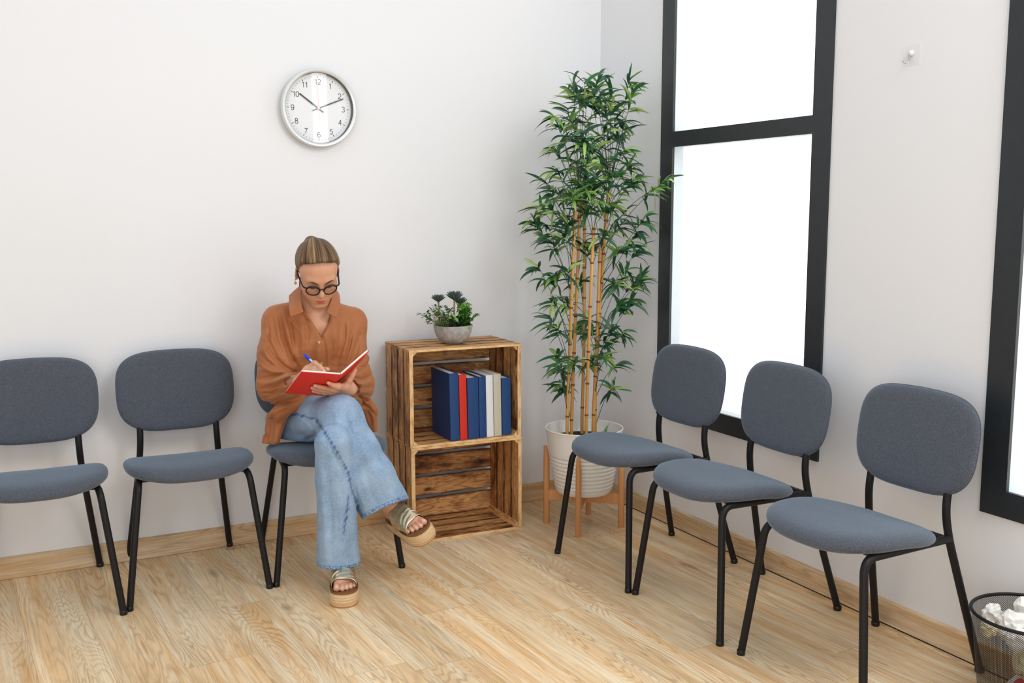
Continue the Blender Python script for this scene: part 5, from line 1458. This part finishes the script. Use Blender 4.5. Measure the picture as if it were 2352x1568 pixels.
FJ = [([(735, 985), (760, 1030), (790, 1090), (806, 1130)], 4, .005), ([(800, 940), (815, 985), (850, 1060), (880, 1120)], 9, -.006), ([(790, 925), (800, 980), (812, 1040)], 7, .005), ([(822, 945), (850, 1010), (890, 1080)], 8, .003), ([(770, 935), (776, 985), (790, 1040)], 8, -.004), ([(728, 985), (722, 1000), (700, 1012)], 5, .007), ([(700, 935), (720, 955), (735, 985)], 6, .005), ([(690, 960), (715, 985), (728, 992)], 5, -.004), ([(640, 985), (680, 1000), (720, 995)], 8, .003),
      ([(735, 1050), (742, 1150), (748, 1280)], 8, -.006), ([(752, 1080), (760, 1180), (762, 1290)], 7, .006), ([(775, 1090), (785, 1190), (788, 1290)], 8, -.006), ([(800, 1150), (793, 1200), (789, 1225)], 4, .005), ([(800, 1200), (808, 1240), (812, 1290)], 7, .004), ([(718, 1080), (725, 1130), (732, 1180)], 5, .005), ([(724, 1100), (738, 1150), (740, 1190)], 5, -.004),
      ([(830, 1060), (850, 1120), (862, 1165)], 8, .005), ([(860, 1060), (890, 1110), (910, 1145)], 8, -.005), ([(812, 1080), (825, 1130), (842, 1180)], 6, -.004), ([(880, 1100), (905, 1130), (925, 1140)], 6, .004), ([(745, 905), (772, 912), (800, 930)], 9, -.003)]
J.near(folds(FJ), .03); J.near(lambda P: .0012 * vnoise(P, 9, 8) + .0005 * vnoise(P, 24, 2), .03)
# hollow ends
axl_ = nrm(axL[3] - axL[2]); J.ecap(axL[3] - axl_ * .012, axL[3] + axl_ * .10, (raL[3] - .018, raL[3] - .009), (rbL[3] - .018, rbL[3] - .009), CR, .002, 'cut')
J.op(rest_cut, *REST, .003, 'cut'); J.op(book_cut(False), *BKB, .003, 'cut')
JP, JQ = J.mesh(2); JP, JQ = largest_piece(JP, JQ)
me = np_mesh('jeans', JP, JQ, PR)
px, py = pix(JP)
JN = np.zeros(len(JP) * 3, np.float32); me.vertices.foreach_get('normal', JN); JN = JN.reshape(-1, 3).astype(float)
front = np.ones(len(JP))
seam = np.full(len(JP), 99.)
for pl_ in ([(628, 956), (680, 951), (727, 963)], [(727, 965), (745, 990), (770, 1030), (800, 1085), (808, 1125), (818, 1150), (832, 1186)], [(800, 1140), (797, 1180), (789, 1226)]): seam = np.minimum(seam, seg2(px, py, pl_)[0])
_q = JP - hmR; _t = _q - (_q @ hnR)[:, None] * hnR; _s = nrm(sideR - hnR * (sideR @ hnR)); _w2 = np.cross(hnR, _s); RRR = np.sqrt(((_t @ _s) / raR[3]) ** 2 + ((_t @ _w2) / rbR[3]) ** 2)
hd = np.minimum(np.abs((JP - hmR) @ hnR + 9 * (RRR > 1.16)), np.abs((JP - hmL) @ hnL + 9 * (np.linalg.norm(JP - hmL, axis=1) > .16)))
inside = np.zeros(len(JP))
for hm, hn, ra_, rb_, sd in ((hmR, hnR, raR[3], rbR[3], sideR), (hmL, hnL, raL[3], rbL[3], CR)):
    q = JP - hm; a = q @ hn; sdv = nrm(sd - hn * (sd @ hn)); w = np.cross(hn, sdv); rr = np.sqrt(((q @ sdv) / (ra_ - .006)) ** 2 + ((q @ w) / (rb_ - .006)) ** 2)
    rad_ = q - a[:, None] * hn; inside = np.maximum(inside, ((JN * rad_).sum(1) < 0) * (rr < 1.03) * (a < .02) * (np.linalg.norm(q, axis=1) < .15) * (a > -.065) * (np.abs((JN * hn).sum(1)) < .8))
fattr(me, 'seam', seam); fattr(me, 'hem', hd * 1000); fattr(me, 'inner', inside); fattr(me, 'along', px + py)
DN = Mat('light_blue_denim', lin(140, 168, 196), .8)
co = DN.coord(); n1 = DN.noise(co, 420, 3, .75); n2 = DN.noise(co, 150, 3, .6); n3 = DN.noise(co, 14, 4); 
c = DN.mix(DN.ramp(n1, [(.34, 0.0), (.68, 1.0)]), lin(104, 134, 168), lin(172, 198, 222)); c = DN.mix(DN.math('MULTIPLY', DN.ramp(n2, [(.4, 0.0), (.68, 1.0)]), .5), c, lin(112, 142, 176))
c = DN.mix(DN.math('MULTIPLY', DN.ramp(n3, [(.38, 0.0), (.72, 1.0)]), .5), c, lin(182, 206, 228))
sa = DN.n('ShaderNodeAttribute', attribute_name='seam').outputs['Fac']; hm_ = DN.n('ShaderNodeAttribute', attribute_name='hem').outputs['Fac']; ia = DN.n('ShaderNodeAttribute', attribute_name='inner').outputs['Fac']; al = DN.n('ShaderNodeAttribute', attribute_name='along').outputs['Fac']
dash = DN.ramp(DN.noise(DN.comb(DN.math('MULTIPLY', al, .11), 0.0), 1.0, 2, .5), [(.46, 0.0), (.56, 1.0)])
sm = DN.math('MULTIPLY', DN.ramp(DN.math('DIVIDE', sa, 10.0), [(.25, 1.0), (.6, 0.0)]), dash)
c = DN.mix(DN.math('MULTIPLY', sm, .75), c, lin(62, 98, 148)); c = DN.mix(DN.ramp(DN.math('DIVIDE', sa, 10.0), [(.06, .7), (.14, 0.0)]), c, lin(58, 86, 128))
hb = DN.ramp(DN.math('DIVIDE', hm_, 20.0), [(.0, 0.0), (.10, 1.0), (.56, 1.0), (.62, 0.0)])
dash2 = DN.ramp(DN.noise(co, 150, 2, .5), [(.44, 0.0), (.58, 1.0)])
c = DN.mix(DN.math('MULTIPLY', DN.math('MULTIPLY', hb, dash2), .8), c, lin(66, 104, 156)); c = DN.mix(DN.math('MULTIPLY', DN.ramp(DN.math('DIVIDE', hm_, 20.0), [(.56, 0.0), (.60, 1.0), (.66, 1.0), (.70, 0.0)]), .5), c, lin(70, 100, 140))
c = DN.mix(DN.math('MULTIPLY', ia, .85), c, lin(196, 212, 226)); DN.color(c); DN.bump(n1, .35, .001)
jeans = put('jeans', me, DN.m, person)

# ================================================================= sandals
JU = Mat('braided_jute_platform', lin(206, 170, 122), .85)
X, Y, Z = JU.sep(JU.coord('UV')); lay = JU.math('MULTIPLY_ADD', JU.math('SINE', JU.math('MULTIPLY', Y, 2 * pi * 5)), .5, .5); br = JU.math('SINE', JU.math('ADD', JU.math('MULTIPLY', X, 900.0), JU.math('MULTIPLY', Y, 40.0)))
jn = JU.noise(JU.comb(JU.math('MULTIPLY', X, 50.0), JU.math('MULTIPLY', Y, 9.0)), 1.0, 4)
c = JU.mix(jn, lin(206, 168, 118), lin(244, 218, 176)); c = JU.mix(JU.math('MULTIPLY', JU.math('SUBTRACT', 1.0, lay), .35), c, lin(176, 134, 90)); JU.color(c); JU.bump(JU.math('MULTIPLY_ADD', br, .08, lay), .45, .002)
CORK = plain('brown_cork_footbed', (132, 88, 50), .75, 0, .3, 120, .3); OUTS = plain('tan_rubber_outsole', (176, 122, 76), .7)
STR = Mat('metallic_gold_leather', lin(222, 204, 160), .24, .86); sn = STR.noise(STR.coord(), 38, 4, .6, .6); sn2 = STR.noise(STR.coord(), 350, 2)
STR.color(STR.mix(sn, lin(214, 196, 152), lin(246, 236, 212))); STR.set(STR.b.inputs['Roughness'], STR.math('MULTIPLY_ADD', sn, .22, .14)); STR.bump(STR.math('MULTIPLY_ADD', sn2, .25, sn), .45, .0025); STR = STR.m
def outline(l, sgn):
    pass
def sole_outline(sgn, n=64):
    """(l, w) points of the sandal's outline; sgn: big-toe side"""
    ctrl = [(-.008, 0), (-.004, .022), (.02, .034), (.07, .036), (.12, .040), (.17, .047), (.21, .046), (.236, .036), (.250, .016), (.252, -.006), (.240, -.028), (.21, -.043), (.17, -.046), (.12, -.041), (.07, -.037), (.02, -.034), (-.004, -.022)]
    pts = [Vector((l, w * sgn * 1.10, 0)) for l, w in ctrl]; pts = pts[-2:] + pts + pts[:3]; d = bez(pts, 6)[12:12 + 6 * len(ctrl)]; return [(p.x, p.y) for p in d]
def sandal(foot, sgn, lb):
    out = sole_outline(sgn); n = len(out); rows = [(-SOLE_H + .0045, .965, 0), (-SOLE_H + .010, .985, .12), (-.034, 1.0, .3), (-.018, 1.0, .6), (-.004, .99, .9), (0, .975, 1.0)]
    V = []; F = []; uvs = []
    cl, cw = .12, 0
    per = [0]
    for i in range(n): a = out[i]; b = out[(i + 1) % n]; per.append(per[-1] + hypot(a[0] - b[0], a[1] - b[1]))
    for h, sc, v in rows:
        for i in range(n + 1):
            l, w = out[i % n]; V.append(foot(cl + (l - cl) * sc, w * sc, h)); uvs.append((per[i], v))
    m = n + 1
    for r in range(len(rows) - 1):
        for i in range(n): F.append((r * m + i, r * m + i + 1, (r + 1) * m + i + 1, (r + 1) * m + i))
    F.append(tuple((len(rows) - 1) * m + i for i in range(n))); F.append(tuple(reversed(range(n))))
    me = bpy.data.meshes.new('platform_sole'); me.from_pydata([tuple(np.asarray(v) - PR) for v in V], [], F); uv = me.uv_layers.new(name='UVMap')
    for lp in me.loops: uv.data[lp.index].uv = uvs[lp.vertex_index]
    me.polygons.foreach_set('use_smooth', [True] * len(me.polygons)); me.set_sharp_from_angle(angle=radians(50))
    s = put('platform_sandal', me, JU.m, person)
    def layer(nm, h0, h1, sc, mat, lip=0.0):
        mb = MB(); V = [foot(cl + (l - cl) * sc, w * sc, h0) for l, w in out] + [foot(cl + (l - cl) * sc, w * sc, h1) for l, w in out] + [foot(cl + (l - cl) * sc * .93, w * sc * .93, h1 - lip) for l, w in out]
        F = [(i, (i + 1) % n, n + (i + 1) % n, n + i) for i in range(n)] + [(n + i, n + (i + 1) % n, 2 * n + (i + 1) % n, 2 * n + i) for i in range(n)] + [tuple(2 * n + i for i in range(n)), tuple(reversed(range(n)))]
        mb.add(V, F); mb.v = [tuple(np.asarray(v) - PR) for v in mb.v]; return mb.build(nm, mat, s, smooth=40)
    layer('outsole', -SOLE_H, -SOLE_H + .0045, .965, OUTS); layer('footbed', -.001, .0075, .955, CORK, .004)
    # strap: two broad bands crossing over the instep
    def band(l0, l1, top, tw, nm, lift=0.0):
        nu, nv = 29, 13
        def fn(u, v):
            a = (u - .5) * pi * 1.02; w = sin(a); l = l0 + (l1 - l0) * v + tw * w * sgn
            ht = top[0] + (top[1] - top[0]) * v
            return Vector(foot(l, .0445 * abs(w) ** .8 * (1 if w > 0 else -1) * (1.0 + .02 * cos(a)), .0 + ht * cos(a) ** .62 + lift + .0011 * sin(18 * v + 5 * w) * cos(a))) if cos(a) > 0 else Vector(foot(l, .0445 * (1 if w > 0 else -1), -.006 + lift * .2))
        mb = MB().grid(fn, nu, nv); mb.v = [tuple(np.asarray(v) - PR) for v in mb.v]; o = mb.build(nm, STR, s, smooth=180)
        md = o.modifiers.new('solid', 'SOLIDIFY'); md.thickness = .0022; md.offset = 1; return o
    band(.098, .152, (.076, .054), .006, 'strap'); band(.140, .190, (.060, .0385), -.010, 'strap', .0016)
    return s
sandal(footL, -1, ''); sandal(footR, 1, '')
# ring on the writing hand
mb = MB(); rc = rR[0] * .45 + rR[1] * .55; ra_ = nrm(rR[1] - rR[0]); e1 = nrm(np.cross(ra_, ZUP)); e2 = np.cross(ra_, e1)
mb.tube([Vector(rc + e1 * .0094 * cos(2 * pi * k / 24) + e2 * .0094 * sin(2 * pi * k / 24)) for k in range(25)], .0011, 8, False); pbuild(mb, 'ring', GOLD)

# ================================================================= notebook and pen
nb = empty('notebook', TL); tag(nb, 'open red hardback notebook resting on the woman\'s raised knee', 'notebook')
E1 = nrm(TL - ST); E2 = nrm(RT_ - ST); W1 = np.linalg.norm(TL - ST); W2 = np.linalg.norm(RT_ - ST); N2 = nrm(np.cross(S_, E2)); N2 = N2 if N2 @ N1 > 0 or N2 @ (CAM_O - ST) > 0 else -N2
if N2 @ E1 > 0: N2 = -N2
N2 = -N2 if (N2 @ (CAM_O - ST)) < 0 else N2
def slab(mb, o, a, b, n_, la, lb, t0, t1):
    P = [o + a * x + b * y + n_ * t for t in (t0, t1) for x, y in ((0, 0), (la, 0), (la, lb), (0, lb))]
    mb.add(P, [(0, 1, 2, 3), (7, 6, 5, 4), (0, 4, 5, 1), (1, 5, 6, 2), (2, 6, 7, 3), (3, 7, 4, 0)])
def nbuild(mb, nm, mat, smooth=0, bevel=0):
    mb.v = [tuple(np.asarray(v) - TL) for v in mb.v]
    o = mb.build(nm, mat, nb, smooth=smooth)
    bm = bmesh.new(); bm.from_mesh(o.data); bmesh.ops.recalc_face_normals(bm, faces=bm.faces); bm.to_mesh(o.data); bm.free(); return o
NRED = cloth_cover('notebook_red_cover', (234, 52, 34)); NPG = plain('notebook_white_paper', (246, 244, 240), .8)
g = .006
for nm, e, n_, w in (('cover', E1, N1, W1), ('cover', E2, N2, W2)):
    mb = MB(); slab(mb, ST + e * g, e, S_, n_, w - g, BLEN, -.0026, 0); nbuild(mb, nm, NRED)
    mb = MB(); slab(mb, ST + e * (g * .6) + S_ * .002, e, S_, n_, w - g * .6 - .003, BLEN - .004, -.0085, -.0028); nbuild(mb, 'page_block', NPG)
mb = MB(); K = 9; V = []
for j in range(2):
    for i in range(K):
        t = i / (K - 1); a = E1 * g * (1 - t) ** 2 + E2 * g * t ** 2; V.append(ST + a + (N1 * (1 - t) + N2 * t) * .0006 * 4 * t * (1 - t) + S_ * BLEN * j)
for j in range(2):
    for i in range(K):
        t = i / (K - 1); a = E1 * g * (1 - t) ** 2 + E2 * g * t ** 2; V.append(ST + a - nrm(N1 * (1 - t) + N2 * t) * .0024 + S_ * BLEN * j)
F = []
for i in range(K - 1): F += [(i, i + 1, K + i + 1, K + i), (2 * K + i + 1, 2 * K + i, 3 * K + i, 3 * K + i + 1), (i + 1, i, 2 * K + i, 2 * K + i + 1), (K + i, K + i + 1, 3 * K + i + 1, 3 * K + i)]
F += [(0, K, 3 * K, 2 * K), (K - 1, 3 * K - 1, 4 * K - 1, 2 * K - 1)]
mb.add(V, F); nbuild(mb, 'spine', NRED, 60)
p0 = at(746, 856, -.640); p1 = at(697, 812, p0[1] + .108)
pen = empty('ballpoint_pen', p0); tag(pen, 'blue-capped ballpoint pen held in the woman\'s writing hand', 'pen')
dv = nrm(p1 - p0); Lp = np.linalg.norm(p1 - p0); zq = Vector(dv).to_track_quat('Z', 'Y').to_matrix().to_4x4()
PB = Mat('clear_pen_barrel', lin(206, 214, 226), .15).m; PCAP = plain('blue_plastic_cap', (14, 72, 216), .3)
MB().lathe([(0, .010), (.0022, .011), (.0038, .022), (.0040, .03), (.0040, Lp - .034), (0, Lp - .034)], seg=6 * 3, mat=zq).build('barrel', PB, pen)
MB().lathe([(0, 0), (.0005, .0), (.0012, .004), (.0022, .0108), (0, .0108)], seg=14, mat=zq).build('tip', plain('brass_tip', (190, 160, 96), .3, .8), pen)
cp = MB(); cp.lathe([(.0042, Lp - .040), (.0054, Lp - .039), (.0052, Lp - .018), (.0040, Lp - .004), (.0018, Lp), (0, Lp)], seg=20, mat=zq)
o = cp.build('cap', PCAP, pen)
cl_ = MB(); cl_.box((0, -.0072, Lp - .036), (.0030, .0016, .046)); cl_.v = [tuple(zq @ Vector(v)) for v in cl_.v]; cl_.build('clip', PCAP, o, smooth=0)
